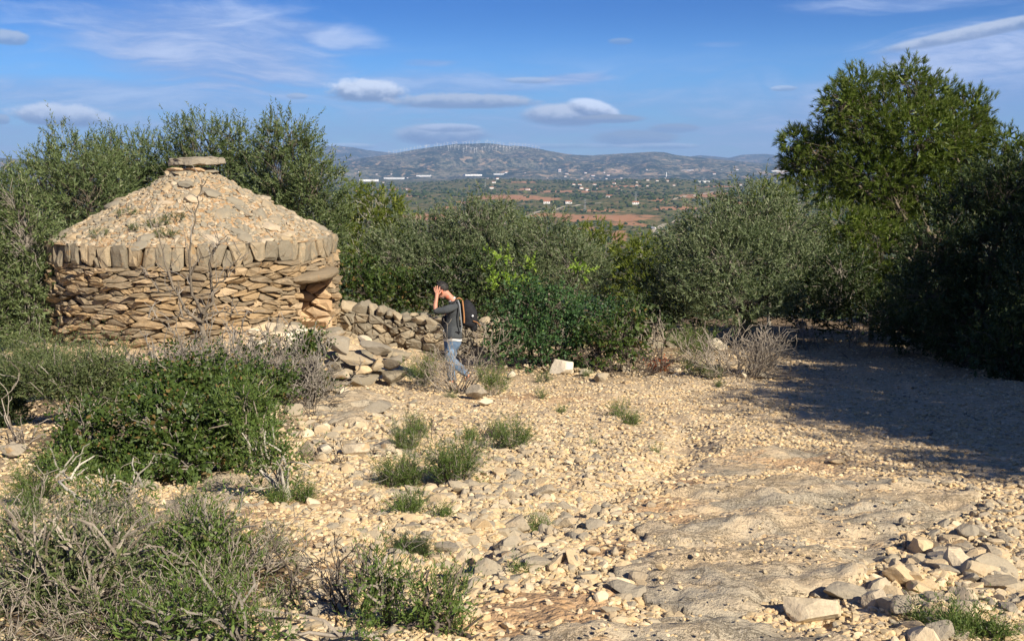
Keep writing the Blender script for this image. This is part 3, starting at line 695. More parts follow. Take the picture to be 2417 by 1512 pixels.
# ------------------------------------------------------------------ the free-standing wall beyond the walker
def stone_wall(name, pts, h, label, thick=.55, w=.30, hh=.145, seed=3, one=True):
    rng = np.random.default_rng(seed); P = np.array([[p[0], p[1]] for p in pts], float)
    seg = np.hypot(*np.diff(P, axis=0).T); cum = np.concatenate([[0], np.cumsum(seg)]); L = cum[-1]
    root = empty(name, (P[0, 0], P[0, 1], gz(*P[0])), label, 'stone wall'); O = np.array(root.location)
    def base(u):
        x = np.interp(u, cum, P[:, 0]); y = np.interp(u, cum, P[:, 1]); e = .15
        dx = np.interp(u+e, cum, P[:, 0])-np.interp(u-e, cum, P[:, 0]); dy = np.interp(u+e, cum, P[:, 1])-np.interp(u-e, cum, P[:, 1]); l = np.hypot(dx, dy)+1e-9
        return x, y, dx/l, dy/l
    def face(sgn):
        def M(u, v, d):
            x, y, tx, ty = base(u); off = sgn*(thick/2+d-.04*v)
            return np.stack([x+ty*off-O[0], y-tx*off-O[1], H(x, y)+v-.08-O[2]], -1)
        return M
    rest = Buf()
    for sgn in (1, -1):
        rect = (0, 0, L, h); M = face(sgn)
        for c in cells(course_sites(rng, 0, L, 0, h, w, hh), rect, 1.35):
            c2 = c.copy(); top = c[:, 1] > h-.01; c2[top, 1] += rng.uniform(-.05, .07); c2[:, 1] += .04*pnoise(c[:, 0]*2, c[:, 1]*2, 1)*(c[:, 1] > .02)
            V, F = stone_from_cell(c2, M, rng, gap=.007, back=.2, proud=.03, bulge=.02, tilt=.30)
            if sgn == 1: add('stone', mesh_np('stone', V, F, False), MATS['wall_stone'], root)
            else: rest.add(V, F)
    u = np.linspace(0, L, 30); x, y, tx, ty = base(u); zt = H(x, y)-O[2]
    def ln(off, z): return np.stack([x+ty*off-O[0], y-tx*off-O[1], zt+z], -1)
    o_ = thick/2-.08; V = np.stack([ln(o_, -.1), ln(o_, h-.16), ln(-o_, h-.16), ln(-o_, -.1)], 1).reshape(-1, 3); i = np.arange(29)[:, None]*4; j = np.arange(4)[None]; k = (j+1) % 4
    b = Buf(); b.add(V, [np.stack([i+j, i+k, i+4+k, i+4+j], -1).reshape(-1, 4), np.array([[3, 2, 1, 0], [116, 117, 118, 119]])]); add('wall_core', b.mesh('wall_core'), MATS['mortar'], root)
    tag(add('back_stones', rest.mesh('back_stones'), MATS['wall_stone'], root), kind='stuff')
    ps = proto_rocks(8, 2, MATS['wall_stone'], seed+5, 'cap_stone', planes=15, noise=.06, lo=.35); u = .1
    while u < L:
        wd = rng.uniform(.14, .42)
        for off in (.14, -.14):
            x, y, tx, ty = [float(q) for q in base(np.array(u+wd/2))]
            o = add('cap_stone', ps[rng.integers(8)], None, root, (x+ty*off-O[0], y-tx*off-O[1], gz(x, y)+h-.06-O[2]+rng.uniform(-.02, .05)))
            o.scale = (wd*.62, .2, rng.uniform(.08, .17)); o.rotation_euler = (rng.normal(0, .15), rng.normal(0, .15), math.atan2(ty, tx)+rng.normal(0, .2))
        u += wd*.95
a = at(798, 800, 23.4); b_ = at(920, 800, 23.2); c_ = at(1030, 805, 22.8); d_ = at(1150, 800, 22.6); e_ = at(1235, 800, 22.6)
stone_wall('dry_stone_wall', [(q.x, q.y) for q in (a, b_, c_, d_, e_)], .72, 'low grey dry stone wall running from the hut behind the walking man', seed=5)
a = at(1500, 800, 24.5); b_ = at(1640, 800, 25); stone_wall('dry_stone_wall', [(a.x, a.y), (b_.x, b_.y)], .45, 'tumbled end of dry stone wall between the carob bush and the olive', seed=8)

# ------------------------------------------------------------------ rubble pier beside the hut
def put_rock(name, px, py, wpx, hpx, label, cat, mt='pale_rock', Y=None, parent=None, sub=4, sy=.8, seed=0, rx=0, ry=0, rz=None, embed=.3, group=None, planes=16, noise=.06, me=None):
    """a rock whose picture is centred at px,py and wpx by hpx wide"""
    rng = np.random.default_rng(seed+int(px*7+py)); 
    if Y is None:
        g = ground_at(px, py+hpx*(.5-embed*.4)); Y = g.y
    c = at(px, py, Y); k = Y/FPX/math.cos(.15)
    sx = wpx*k/2; sz = hpx*k/2*.92
    if me is None:
        V, F = rock_v(rng, sub, planes, noise, lo=.38); me = mesh_np(name, V, F, False); me.materials.append(MATS[mt])
    loc = c if parent is None else c-parent.location
    o = add(name, me, None, parent, loc); o.scale = (sx*1.04, max(sx*sy, sz*.8), sz*1.06)
    o.rotation_euler = (rx+rng.normal(0, .06), ry, rng.normal(0, .15) if rz is None else rz)
    if parent is None: tag(o, label, cat, group)
    return o
def r3(x, y, w, h): k = .366; return (707.8+x*k, 678.3+y*k, w*k, h*k)
g0 = ground_at(862, 912)
pier = empty('stone_pile', (g0.x, 17.45, g0.z), 'waist high pier of large stacked stones left of the man', 'stone pile')
for i, (x, y, w, h, mt, dy, ry) in enumerate(((270, 372, 195, 140, 'grey_rock', .1, -.1), (500, 388, 235, 105, 'grey_rock', -.02, .32), (425, 335, 110, 60, 'pale_rock', .35, .1), (345, 458, 250, 76, 'grey_rock', 0, .08), (608, 470, 170, 95, 'grey_rock', .02, -.15),
        (225, 502, 140, 66, 'wall_stone', 0, .1), (408, 515, 115, 84, 'field_stone', -.03, -.1), (505, 500, 95, 100, 'wall_stone', .02, .1), (235, 560, 195, 76, 'grey_rock', .0, .05), (412, 594, 200, 100, 'wall_stone', .0, -.12), (600, 566, 190, 90, 'wall_stone', .0, -.1),
        (230, 628, 195, 66, 'wall_stone', -.05, .0), (620, 632, 150, 66, 'wall_stone', -.02, 0), (312, 535, 85, 44, 'field_stone', .03, .2), (500, 655, 130, 60, 'wall_stone', -.02, 0), (350, 655, 150, 40, 'wall_stone', -.03, 0), (560, 420, 80, 60, 'wall_stone', .3, 0), (150, 600, 80, 60, 'wall_stone', .1, 0), (680, 640, 60, 60, 'wall_stone', .1, 0))):
    q = r3(x, y, w, h); put_rock('stone', q[0], q[1], q[2], q[3], None, None, mt, Y=17.45+dy, parent=pier, sub=3, sy=.7, seed=i, ry=ry)
for i in range(16):   # the stones behind, that make it a pile with depth
    q = r3(random.uniform(190, 640), random.uniform(420, 640), random.uniform(110, 190), random.uniform(60, 95))
    put_rock('stone', q[0], q[1], q[2], q[3], None, None, 'wall_stone', Y=17.45+random.uniform(.4, 1.0), parent=pier, sub=2, sy=.8, seed=40+i)
# ramp of stones below the hut door
ramp = empty('stone_pile', (HUTC[0]+2.0, 19.5, gz(HUTC[0]+2.0, 19.5)), 'low bank of rubble stones below the doorway of the hut', 'stone pile')
rr_ = random.Random(4)
for i in range(110):
    px = rr_.uniform(590, 800); py = rr_.uniform(768, 860); w = rr_.choice([18, 25, 35, 50]); 
    if px > 770 and py > 800: continue
    gq = ground_at(px, py, 40)
    if gq is None or gq.y > 22 or math.hypot(gq.x-HUTC[0], gq.y-HUTC[1]) < HUTR+.1: continue
    put_rock('stone', px, py-w*.1, w, w*rr_.uniform(.4, .7), None, None, rr_.choice(['grey_rock', 'field_stone', 'pale_rock', 'wall_stone']), Y=gq.y, parent=ramp, sub=2, seed=i, ry=rr_.uniform(-.25, .25))

# ------------------------------------------------------------------ boulders that stand out
BOULD = [
 (1330, 868, 68, 40, 'large white block of limestone at the foot of the carob bush', 'pale_rock'),
 (1418, 888, 36, 30, 'small boulder with an orange lichen patch right of the white block', 'grey_rock'),
 (1384, 878, 36, 18, 'pale stone lying against the white block', 'pale_rock'),
 (1207, 885, 22, 22, 'upright pale stone left of the white block', 'pale_rock'),
 (1127, 926, 56, 42, 'pointed tan boulder with lichen at the foot of the dead shrub', 'grey_rock'),
 (1144, 948, 40, 20, 'rounded cream stone in front of the pointed tan boulder', 'pale_rock'),
 (812, 930, 62, 36, 'smooth cream slab leaning at the base of the stone pier', 'pale_rock'),
 (898, 960, 85, 36, 'flat grey slab below the right corner of the stone pier', 'grey_rock'),
 (690, 966, 52, 38, 'squared grey stone at the edge of the oak bush', 'grey_rock'),
 (650, 958, 36, 32, 'grey stone half hidden by the oak bush edge', 'grey_rock'),
 (1690, 812, 62, 36, 'pale boulder behind the dead grey shrub', 'pale_rock'),
 (724, 1062, 48, 46, 'tall grey stone spotted with orange lichen above the bent shrub', 'grey_rock'),
 (764, 1060, 44, 34, 'white lumpy stone beside the lichen spotted stone', 'pale_rock'),
 (840, 1058, 70, 36, 'broad low grey stone between the small rosemary tufts', 'grey_rock'),
 (2118, 1356, 88, 56, 'large cream boulder with an ochre face in the dark rubble', 'field_stone'),
 (1985, 1395, 110, 46, 'long grey boulder casting a dark shadow on the bedrock', 'grey_rock'),
 (1925, 1438, 150, 60, 'rounded tan outcrop boulder at the edge of the bedrock', 'field_stone'),
 (2060, 1412, 70, 50, 'blocky grey boulder wedged among the rubble', 'grey_rock'),
 (2130, 1430, 60, 62, 'upright grey boulder with a lichen fleck', 'grey_rock'),
 (2290, 1250, 66, 40, 'angular grey boulder at the upper part of the dark rubble', 'grey_rock'),
 (2220, 1490, 80, 60, 'grey boulder at the bottom edge near the low green plant', 'grey_rock'),
 (1094, 1310, 52, 50, 'round grey stone beside the low grey cushion plant', 'grey_rock'),
 (1052, 1290, 66, 34, 'flat grey stone leaning on the round one', 'grey_rock'),
 (1240, 1298, 56, 30, 'tan wedge shaped stone casting a shadow to its left', 'field_stone'),
 (1288, 1155, 54, 26, 'flat grey oval stone in the middle of the rubble', 'grey_rock'),
 (665, 1278, 36, 32, 'rounded grey stone alone on the ochre soil', 'grey_rock'),
 (712, 1328, 56, 36, 'lichen spotted grey stone right of the near dead shrub', 'grey_rock'),
 (600, 1330, 90, 50, 'broad grey stone under the branches of the near dead shrub', 'grey_rock'),
 (30, 1066, 66, 36, 'tan boulder in the shade at the left edge', 'grey_rock'),
 (200, 1190, 60, 36, 'pale boulder below the oak bush near the left edge', 'pale_rock'),
 (215, 1270, 90, 60, 'round pale boulder behind the near dead shrub', 'pale_rock'),
 (1865, 1165, 22, 18, 'single small stone resting on top of the bedrock', 'field_stone'),
 (1975, 1085, 40, 14, 'flat tan stone on the worn track', 'field_stone'),
 (1390, 1360, 50, 22, 'cream stone in the narrow ochre gully', 'field_stone'),
 (1750, 878, 30, 16, 'pale stone at the edge of the tree shade', 'pale_rock'),
 (1800, 885, 50, 22, 'grey stone at the corner of the tree shadow', 'grey_rock'),
 (1580, 800, 46, 30, 'grey boulder at the foot of the tumbled wall', 'grey_rock'),
 (1340, 1232, 56, 30, 'orange tan stone among grey rubble stones', 'field_stone'),
]
for (px, py, w, h, lab, mt) in BOULD: put_rock('boulder', px, py, w, h, lab, 'rock', mt, sub=4 if w > 45 else 3)

# ------------------------------------------------------------------ loose stones
LOOSE = []
def rubble():
    rng = np.random.default_rng(5)
    protoL = proto_rocks(12, 2, MATS['field_stone'], 51, 'loose_stone', planes=15, noise=.05, lo=.32); protoG = proto_rocks(6, 2, MATS['grey_rock'], 53, 'loose_stone', planes=15, noise=.05, lo=.32)
    def dens(px, py):
        """how coarse the rubble is at a picture position, 0 fine to 1 coarse"""
        d = np.exp(-(((px-1150)/330)**2+((py-1250)/190)**2))
        d = np.maximum(d, np.exp(-(((px-2250)/230)**2+((py-1370)/170)**2))*1.2)
        d = np.maximum(d, .8*np.exp(-(((px-850)/230)**2+((py-1050)/90)**2)))
        d = np.maximum(d, .75*np.exp(-(((px-720)/170)**2+((py-1420)/150)**2)))
        d = np.maximum(d, .8*np.exp(-(((px-1500)/120)**2+((py-1400)/70)**2)))
        d = np.maximum(d, .6*np.exp(-(((px-1650)/330)**2+((py-868)/22)**2)))
        return np.clip(d, 0, 1)
    # single stones, the ones that show largest
    n = 0; tries = 0
    while n < 232 and tries < 6000:
        tries += 1; px = rng.uniform(560, 2410); py = rng.uniform(860, 1505)**1.0
        if rng.random() > dens(px, py)*1.0: continue
        g = ground_at(px, py)
        if g is None or on_bed(np.array([g.x]), np.array([g.y]))[0]: continue
        darkr = px > 1950 and py > 1150
        s = rng.uniform(.020, .050)*(.55+g.y/9)*(1.0 if darkr else 1)
        me = protoG[n % 6] if rng.random() < (.55 if darkr else .25) else protoL[n % 12]
        o = add('loose_stone', me, None, None, (g.x, g.y, g.z+s*.15)); k = rng.uniform(.5, .85)
        o.scale = (s, s*rng.uniform(.6, .9), s*rng.uniform(.35, .65)); o.rotation_euler = (rng.normal(0, .3), rng.normal(0, .3), rng.uniform(0, 6.3))
        if darkr: tag(o, 'loose grey limestone stone in the coarse rubble right of the bedrock', 'stone', 'coarse stones right of the bedrock')
        elif py < 900: tag(o, 'loose pale stone in the line of stones along the far edge of the clearing', 'stone', 'stones along the far edge of the clearing')
        elif px < 900: tag(o, 'loose pale limestone stone on the ochre soil left of the track', 'stone', 'stones on the ochre soil left of the track')
        else: tag(o, 'loose cream limestone stone in the rubble band along the middle of the slope', 'stone', 'stones in the middle of the slope')
        LOOSE.append((o, px, py, s, o.scale[2]/s, me in protoG)); n += 1
    for k in range(64):      # the row of stones along the far edge and the pale ones by the left thicket
        if k < 38: px = rng.uniform(1180, 1800); py = 862+rng.normal(10, 9)+(px-1500)*.03; s = rng.uniform(.05, .13)
        elif k < 52: px = rng.uniform(20, 380); py = rng.uniform(1050, 1270); s = rng.uniform(.05, .10)
        else: px = rng.uniform(640, 800); py = rng.uniform(950, 1090); s = rng.uniform(.06, .12)
        g = ground_at(px, py); grey = rng.random() < .3; me = (protoG[k % 6] if grey else protoL[k % 12])
        o = add('loose_stone', me, None, None, (g.x, g.y, g.z+s*.2)); o.scale = (s, s*rng.uniform(.6, .9), s*rng.uniform(.4, .75)); o.rotation_euler = (rng.normal(0, .2), rng.normal(0, .2), rng.uniform(0, 6.3)); LOOSE.append((o, px, py, s, o.scale[2]/s, grey))
        if k < 38: tag(o, 'loose pale stone in the line of stones along the far edge of the clearing', 'stone', 'stones along the far edge of the clearing')
        elif k < 52: tag(o, 'pale stone lying between the shrubs at the left of the clearing', 'stone', 'stones between the left shrubs')
        else: tag(o, 'pale stone at the right edge of the oak thicket', 'stone', 'stones at the edge of the oak thicket')
    # everything smaller
    N = 175000; r = np.exp(rng.uniform(math.log(3.0), math.log(27), N)); a = rng.uniform(-.58, .70, N); x = r*np.sin(a); y = r*np.cos(a); z = H(x, y)
    yy = y*math.cos(PITCH)-z*math.sin(PITCH); PX = CX+FPX*x/yy; PY = CY-FPX*(z*math.cos(PITCH)+y*math.sin(PITCH))/yy
    d = dens(PX, PY); cl = fbm(x*1.3, y*1.3, 5, 3)
    keep = rng.random(N) < np.clip(.42+d*.5+cl*.8, .10, 1)
    ochre = np.zeros(N)
    for (px, py, rad) in ((1330, 1420, .35), (1560, 1210, .3), (1640, 1140, .3), (700, 1350, .3), (560, 1190, .4), (1270, 935, .5), (740, 1180, .35), (1450, 1290, .3), (1240, 1500, .3)):
        g = ground_at(px, py); ochre = np.maximum(ochre, np.exp(-(((x-g.x)/rad)**2+((y-g.y)/(rad*1.4))**2)))
    keep &= rng.random(N) > ochre*.8
    ob = on_bed(x, y); keep &= ~(ob & (rng.random(N) < .94)); keep &= ~(np.hypot(x-HUTC[0], y-HUTC[1]) < HUTR)
    for (px, py, rad) in ((60, 1380, .75), (260, 1380, .75), (450, 1380, .55), (350, 1020, 1.3), (520, 1000, 1.1), (250, 960, 1.5), (480, 900, 1.6), (1290, 840, 1.2)):
        g = ground_at(px, py); keep &= ~((np.hypot(x-g.x, y-g.y) < rad) & (rng.random(N) < .8))
    x, y, z, d, r, ob = (q[keep] for q in (x, y, z, d, r, ob)); n = len(x)
    smooth = sstep(0, .25, d)
    s = (.006+.0030*r**.6)*(1+rng.pareto(2.6, n)*.55*(.45+1.3*d)); s = np.minimum(s, .02+.085*np.maximum(d, .12)*np.where(r > 8, 1.3, 1)); s *= np.where(ob, .6, 1)
    bigk = (rng.random(n) < .10*smooth) & ~ob; s = np.where(bigk, rng.uniform(.012, .028, n)*np.where(r > 9, 1.5, 1), s)
    scl = np.stack([s*1.15, s*rng.uniform(.65, 1, n), s*rng.uniform(.35, .75, n)], -1)
    rots = np.stack([rng.normal(0, .25, n), rng.normal(0, .25, n), rng.uniform(0, 6.3, n)], -1)
    small = proto_rocks(8, 1, MATS['gravel_stone'], 61, 'gravel_piece', planes=6, noise=.15)
    zl = z+s*.12+np.where(ob, .05, 0)
    med = s > .028
    scatter('gravel', np.stack([x, y, zl], -1)[~med], rots[~med], scl[~med], rng.integers(0, 8, n)[~med], small, 'fine pale gravel and broken limestone covering the track')
    scatter('rubble', np.stack([x, y, zl], -1)[med], rots[med], scl[med], rng.integers(0, 18, n)[med], protoL+protoG, 'broken limestone rubble strewn over the slope')
    print('gravel', n, 'med', med.sum())
rubble()
# ------------------------------------------------------------------ plants
LEAFMUL, DENSMUL = 1.45, 1.9
KIND = {  # sprig length, leaf length, leaf width, leaves per sprig, splay, upward, tri
    'olive':  (.42, .085, .024, 15, .9, .75), 'pine': (.21, .115, .013, 20, .6, .5), 'rosemary': (.22, .040, .008, 16, .7, 1.6),
    'oak':    (.16, .040, .026, 9, 1.3, .35), 'carob': (.24, .075, .050, 8, 1.3, .4), 'dark': (.35, .075, .028, 13, 1.0, .6), 'shade': (.45, .13, .05, 12, 1.0, .5),
    'fine':   (.18, .030, .0065, 18, .7, 1.3)}
def unit(v): return v/(np.linalg.norm(v, axis=-1, keepdims=True)+1e-9)
def leaves_mesh(rng, org, dr, ln, ll, lw, n, splay, quad=True, tuft=False):
    """n leaves along each sprig; org (k,3) dr (k,3) ln (k,)"""
    k = len(org); t = np.tile((np.arange(n)+.5)/n, (k, 1)); t = t if not tuft else .35+.65*t
    t = t+rng.normal(0, .03, t.shape)
    ref = unit(rng.normal(size=(k, 3))); u = unit(np.cross(dr, ref)); w = np.cross(dr, u)
    a = np.arange(n)[None]*2.4+rng.uniform(0, 6.3, (k, 1)); side = np.cos(a)[..., None]*u[:, None]+np.sin(a)[..., None]*w[:, None]
    bend = np.zeros((k, 1, 3)); bend[:, 0, 2] = ln*rng.normal(0, .12, k)
    base = org[:, None]+dr[:, None]*(t*ln[:, None])[..., None]+bend*(t**2)[..., None]
    ax = unit(dr[:, None]+side*splay*rng.uniform(.6, 1.4, (k, n, 1))+rng.normal(0, .18, (k, n, 3)))
    nr = unit(np.cross(ax, side+rng.normal(0, .5, (k, n, 3)))); L = ll*rng.uniform(.65, 1.25, (k, n, 1))*(1-.3*t[..., None]); Wd = lw*L/ll
    tip = base+ax*L; m = base+ax*L*.5
    if quad:
        V = np.stack([base, m+nr*Wd/2, tip, m-nr*Wd/2], 2).reshape(-1, 3); F = np.arange(len(V)).reshape(-1, 4)
    else:
        V = np.stack([base+nr*Wd/2, base-nr*Wd/2, tip], 2).reshape(-1, 3); F = np.arange(len(V)).reshape(-1, 3)
    return V, F
def sprigs_in_lobes(rng, lobes, per_m2, up, jitter=.5, shell=.62, minz=None):
    O, D = [], []
    for (c, r) in lobes:
        c = np.array(c, float); r = np.array(r, float)
        n = max(6, int(per_m2*4*math.pi*(r[0]*r[2]+r[0]*r[1]+r[1]*r[2])/3*.62))
        d = unit(rng.normal(size=(n, 3))+[0, 0, .15]); s = 4*fbm(d[:, 0]*1.5+c[0], d[:, 1]*1.5+c[1], d[:, 2]*1.5+c[2], 3)
        rad = (shell+(1-shell)*rng.random(n)**.7)*(1+.16*s)
        p = c+d*r*rad[:, None]; dd = unit(unit(d*r)*1.0+np.array([0, 0, up])+rng.normal(0, jitter, (n, 3)))
        O.append(p); D.append(dd)
    O = np.vstack(O); D = np.vstack(D)
    if minz is not None: k = O[:, 2] > minz+.02; O, D = O[k], D[k]
    return O, D
def wander(rng, a, b, n, r0, r1, sag=.12):
    a, b = np.array(a, float), np.array(b, float); t = np.linspace(0, 1, n)[:, None]; L = np.linalg.norm(b-a)
    nz = np.cumsum(rng.normal(0, 1, (n, 3)), 0)*L*sag/n; nz -= t*nz[-1]
    return a+(b-a)*t+nz+np.array([0, 0, 1])*L*.08*np.sin(np.pi*t), r0+(r1-r0)*t[:, 0]
def plant(name, label, cat, base, lobes, kind, leaf, barkm='bark', dens=26, trunk=.10, group=None, twigs=1.0, seed=0, quad=None, crownname='crown', up=None, shell=.62, lscale=1.0, nstem=None, twr=.004, deadtop=0, core=.6):
    """lobes: world-space ellipsoids [(centre, radii)...]; a thing with trunk, branches and a leafy crown"""
    rng = np.random.default_rng(seed+zsum(name)); base = np.array(base, float); K = KIND[kind]
    root = empty(name, tuple(base), label, cat, group)
    LB = [(np.array(c, float)-base, np.array(r, float)) for c, r in lobes]
    far_ = np.hypot(*base[:2]) > 18
    lscale = lscale*(LEAFMUL if far_ and kind != 'shade' and kind != 'carob' else 1.0)
    dens = dens*(DENSMUL if far_ and dens < 60 and dens > 20 else 1.0)
    O, D = sprigs_in_lobes(rng, LB, dens, K[5] if up is None else up, .45, shell, minz=-.1)
    ln = K[0]*rng.uniform(.6, 1.35, len(O))*(lscale/(LEAFMUL if far_ and kind not in ('shade', 'carob') else 1))
    quad = (np.hypot(*base[:2]) < 21) if quad is None else quad
    V, F = leaves_mesh(rng, O, D, ln, K[1]*lscale, K[2]*lscale, K[3], K[4], quad, kind == 'pine')
    if core:   # coarser foliage deep inside each lobe
        CO, CD = [], []
        for c, r in LB:
            n = max(8, int(core*60*(r[0]*r[2]+r[0]*r[1]+r[1]*r[2])/K[2]**.5*(.10 if far_ else .8))); d = unit(rng.normal(size=(n, 3))); CO.append(c+d*r*(.25+.5*rng.random(n)**.6)[:, None]); CD.append(unit(d+rng.normal(0, .6, (n, 3))))
        CO = np.vstack(CO); CD = np.vstack(CD); k_ = CO[:, 2] > 0; CO, CD = CO[k_], CD[k_]
        V2, F2 = leaves_mesh(rng, CO, CD, np.full(len(CO), .2*min(1, lscale)*(1 if far_ else .5)), K[1]*lscale*1.5, max(K[2], K[1]*.28)*lscale*1.6, 6, 1.2, quad)
        F = np.vstack([F, F2+len(V)]); V = np.vstack([V, V2])
    add(crownname, mesh_np(crownname, V, F, False), MATS[leaf], root)
    # wood: stems to each lobe, twigs out to some of the sprigs
    st, tw = [], []; hi = max(c[2]+r[2] for c, r in LB)
    fork = np.array([0, 0, hi*.22 if trunk > .05 else .02])
    if trunk > .05: st.append(wander(rng, (0, 0, -.15), fork, 6, trunk, trunk*.8, .15))
    for i, (c, r) in enumerate(LB):
        p, q = wander(rng, fork if trunk > .05 else rng.normal(0, .05, 3)*[1, 1, 0], c+r*[0, 0, -.1], 8, trunk*.5, trunk*.10, .35); st.append((p, q))
        m = int(len(O)/len(LB)*.16*twigs); 
        dd = np.linalg.norm((O-c)/r, axis=1); ids = np.argsort(dd)[:max(1, int(len(O)/len(LB)*1.2))]; ids = rng.choice(ids, min(m, len(ids)), replace=False)
        for k in ids:
            s = p[rng.integers(4, 8)]; tw.append(wander(rng, s, O[k]+D[k]*ln[k]*.7, 5, max(twr*1.8, trunk*.05), twr, .3))
    add('trunk' if trunk > .05 else 'stems', tubes(st, 6).mesh('trunk', True), MATS[barkm], root)
    if tw: add('branches', tubes(tw, 3).mesh('branches'), MATS[barkm], root)
    return root
def zsum(s): return sum(ord(c)*(i+1) for i, c in enumerate(s))
def L(px, py, rx, ry, Y, dy=0, ryd=None):
    c = at(px, py, Y+dy); k = Y/FPX; return ((c.x, c.y, c.z), (rx*k, (ryd if ryd else (rx+ry)/2)*k, ry*k))
def foot(px, Y): c = at(px, 756, Y); return (c.x, Y, gz(c.x, Y))
def tree(name, label, kind, leaf, px, Y, lobes, **kw):
    return plant(name, label, kw.pop('cat', 'tree'), foot(px, Y), [L(*l[:4], Y, *(l[4:])) for l in lobes], kind, leaf, seed=int(px), **kw)

# ---- behind the hut
tree('olive_tree', 'wild olive tree rising behind the left side of the hut', 'olive', 'olive_leaf', 190, 27,
     [(170, 375, 55, 52), (110, 430, 70, 60, -.5), (210, 470, 95, 90, -1), (80, 540, 95, 90, .5), (150, 640, 110, 110, -.6), (250, 420, 60, 55, .8), (60, 740, 110, 90)], dens=30, trunk=.15)
tree('olive_tree', 'broad wild olive tree directly behind the hut between its roof and the left tree', 'olive', 'olive_leaf', 330, 29,
     [(255, 372, 42, 44), (330, 372, 60, 46, .4), (385, 385, 45, 45, -.6), (310, 450, 95, 70), (380, 470, 80, 70, .6), (250, 520, 90, 80)], dens=28, trunk=.14)
tree('olive_tree', 'wild olive tree topping the skyline just behind the capstone', 'olive', 'olive_leaf', 500, 28,
     [(426, 330, 30, 44), (495, 345, 58, 50), (560, 350, 48, 50, .3), (520, 420, 90, 60, .5), (440, 420, 60, 60), (590, 420, 60, 70, .8), (600, 520, 90, 70)], dens=28, trunk=.14)
tree('olive_tree', 'tall wild olive tree right of the capstone with a split top', 'olive', 'olive_leaf', 700, 27,
     [(635, 340, 24, 46), (688, 330, 48, 48), (720, 385, 42, 60, .4), (660, 430, 70, 70), (740, 440, 60, 55, -.4), (720, 510, 90, 70), (760, 570, 60, 80), (640, 520, 60, 60)], dens=30, trunk=.14)
tree('olive_tree', 'shaded wild olive bush against the left side of the hut', 'dark', 'olive_leaf', 60, 21.5,
     [(20, 470, 60, 55), (60, 560, 80, 80), (20, 680, 90, 90), (85, 700, 60, 90), (60, 800, 90, 80), (-70, 600, 100, 180)], dens=34, trunk=.1, barkm='grey_twig', twigs=2)
# ---- middle band left to right
tree('pine_tree', 'bright young pine between the hut and the grey olive', 'pine', 'young_pine_needle', 880, 31,
     [(845, 465, 40, 32), (905, 480, 50, 34), (860, 530, 70, 45), (925, 530, 42, 50), (850, 600, 70, 55), (905, 610, 60, 60), (815, 540, 30, 60)], dens=24, trunk=.09, barkm='pale_twig')
tree('olive_tree', 'grey green wild olive right of the young pine', 'olive', 'grey_olive_leaf', 1060, 28,
     [(1100, 535, 70, 42), (1170, 530, 60, 48), (1010, 560, 70, 45, .5), (930, 600, 75, 50), (1060, 610, 110, 60), (1170, 600, 70, 60, -.3), (960, 650, 90, 60)], dens=30, trunk=.12, barkm='grey_twig', twigs=1.6)
tree('pine_tree', 'small bright pine top poking up behind the grey olive', 'pine', 'young_pine_needle', 1200, 33,
     [(1190, 540, 45, 35), (1235, 560, 40, 35), (1180, 600, 60, 50)], dens=24, trunk=.07, barkm='pale_twig')
tree('olive_tree', 'second grey green wild olive behind the carob sprays', 'olive', 'grey_olive_leaf', 1320, 27,
     [(1290, 570, 55, 50), (1240, 610, 60, 50), (1340, 620, 70, 60), (1250, 680, 90, 60), (1380, 650, 60, 60, .5)], dens=30, trunk=.12, barkm='grey_twig', twigs=1.6)
tree('pine_tree', 'young pine below the red field patch in the valley', 'pine', 'young_pine_needle', 1410, 32,
     [(1395, 555, 35, 28), (1430, 590, 45, 40), (1370, 600, 45, 45), (1440, 650, 60, 60)], dens=26, trunk=.07, barkm='pale_twig')
tree('pine_tree', 'young pine filling the gap left of the big round olive', 'pine', 'young_pine_needle', 1530, 31,
     [(1520, 600, 45, 42), (1560, 640, 50, 60), (1490, 660, 55, 60), (1540, 710, 60, 60)], dens=28, trunk=.07, barkm='pale_twig')
tree('olive_tree', 'big round wild olive in the middle right of the clearing edge', 'olive', 'grey_olive_leaf', 1760, 25.5,
     [(1770, 505, 80, 55), (1690, 540, 75, 55, -.4), (1850, 550, 80, 60, .3), (1630, 590, 70, 55), (1720, 620, 130, 90, -.8), (1870, 640, 90, 85, -.3), (1620, 680, 70, 60, -.5), (1740, 715, 140, 55, -.9), (1900, 590, 60, 60, .6)], dens=34, trunk=.14, barkm='grey_twig', twigs=1.4)
tree('pine_tree', 'bright pine twig top showing over the big round olive', 'pine', 'young_pine_needle', 1815, 31,
     [(1825, 450, 28, 22), (1790, 470, 25, 25), (1850, 470, 30, 28), (1820, 520, 60, 40)], dens=26, trunk=.06, barkm='pale_twig')
tree('pine_tree', 'tall spreading pine standing against the sky on the right', 'pine', 'pine_needle', 2160, 31,
     [(2030, 215, 60, 50), (2140, 200, 60, 48), (2210, 235, 55, 50), (1985, 250, 55, 50, -.5), (2280, 265, 50, 50), (2050, 300, 90, 75), (2170, 320, 110, 85, -.7), (2265, 350, 80, 75), (1975, 345, 60, 60, .6), (2310, 320, 28, 50),
      (1880, 335, 38, 32), (1915, 375, 60, 50, .3), (1880, 400, 36, 40, .6), (2060, 420, 100, 75, -.5), (2180, 440, 110, 75), (2280, 440, 70, 70, .8), (1960, 450, 75, 50), (2110, 510, 80, 55)], dens=40, trunk=.17, shell=.55, twigs=1.2, lscale=1.1)
tree('pine_tree', 'small pine top at the right edge behind the dark olive', 'pine', 'pine_needle', 2380, 30,
     [(2375, 340, 34, 32), (2420, 380, 50, 50), (2350, 400, 36, 36), (2400, 460, 80, 60)], dens=28, trunk=.08, lscale=1.1)
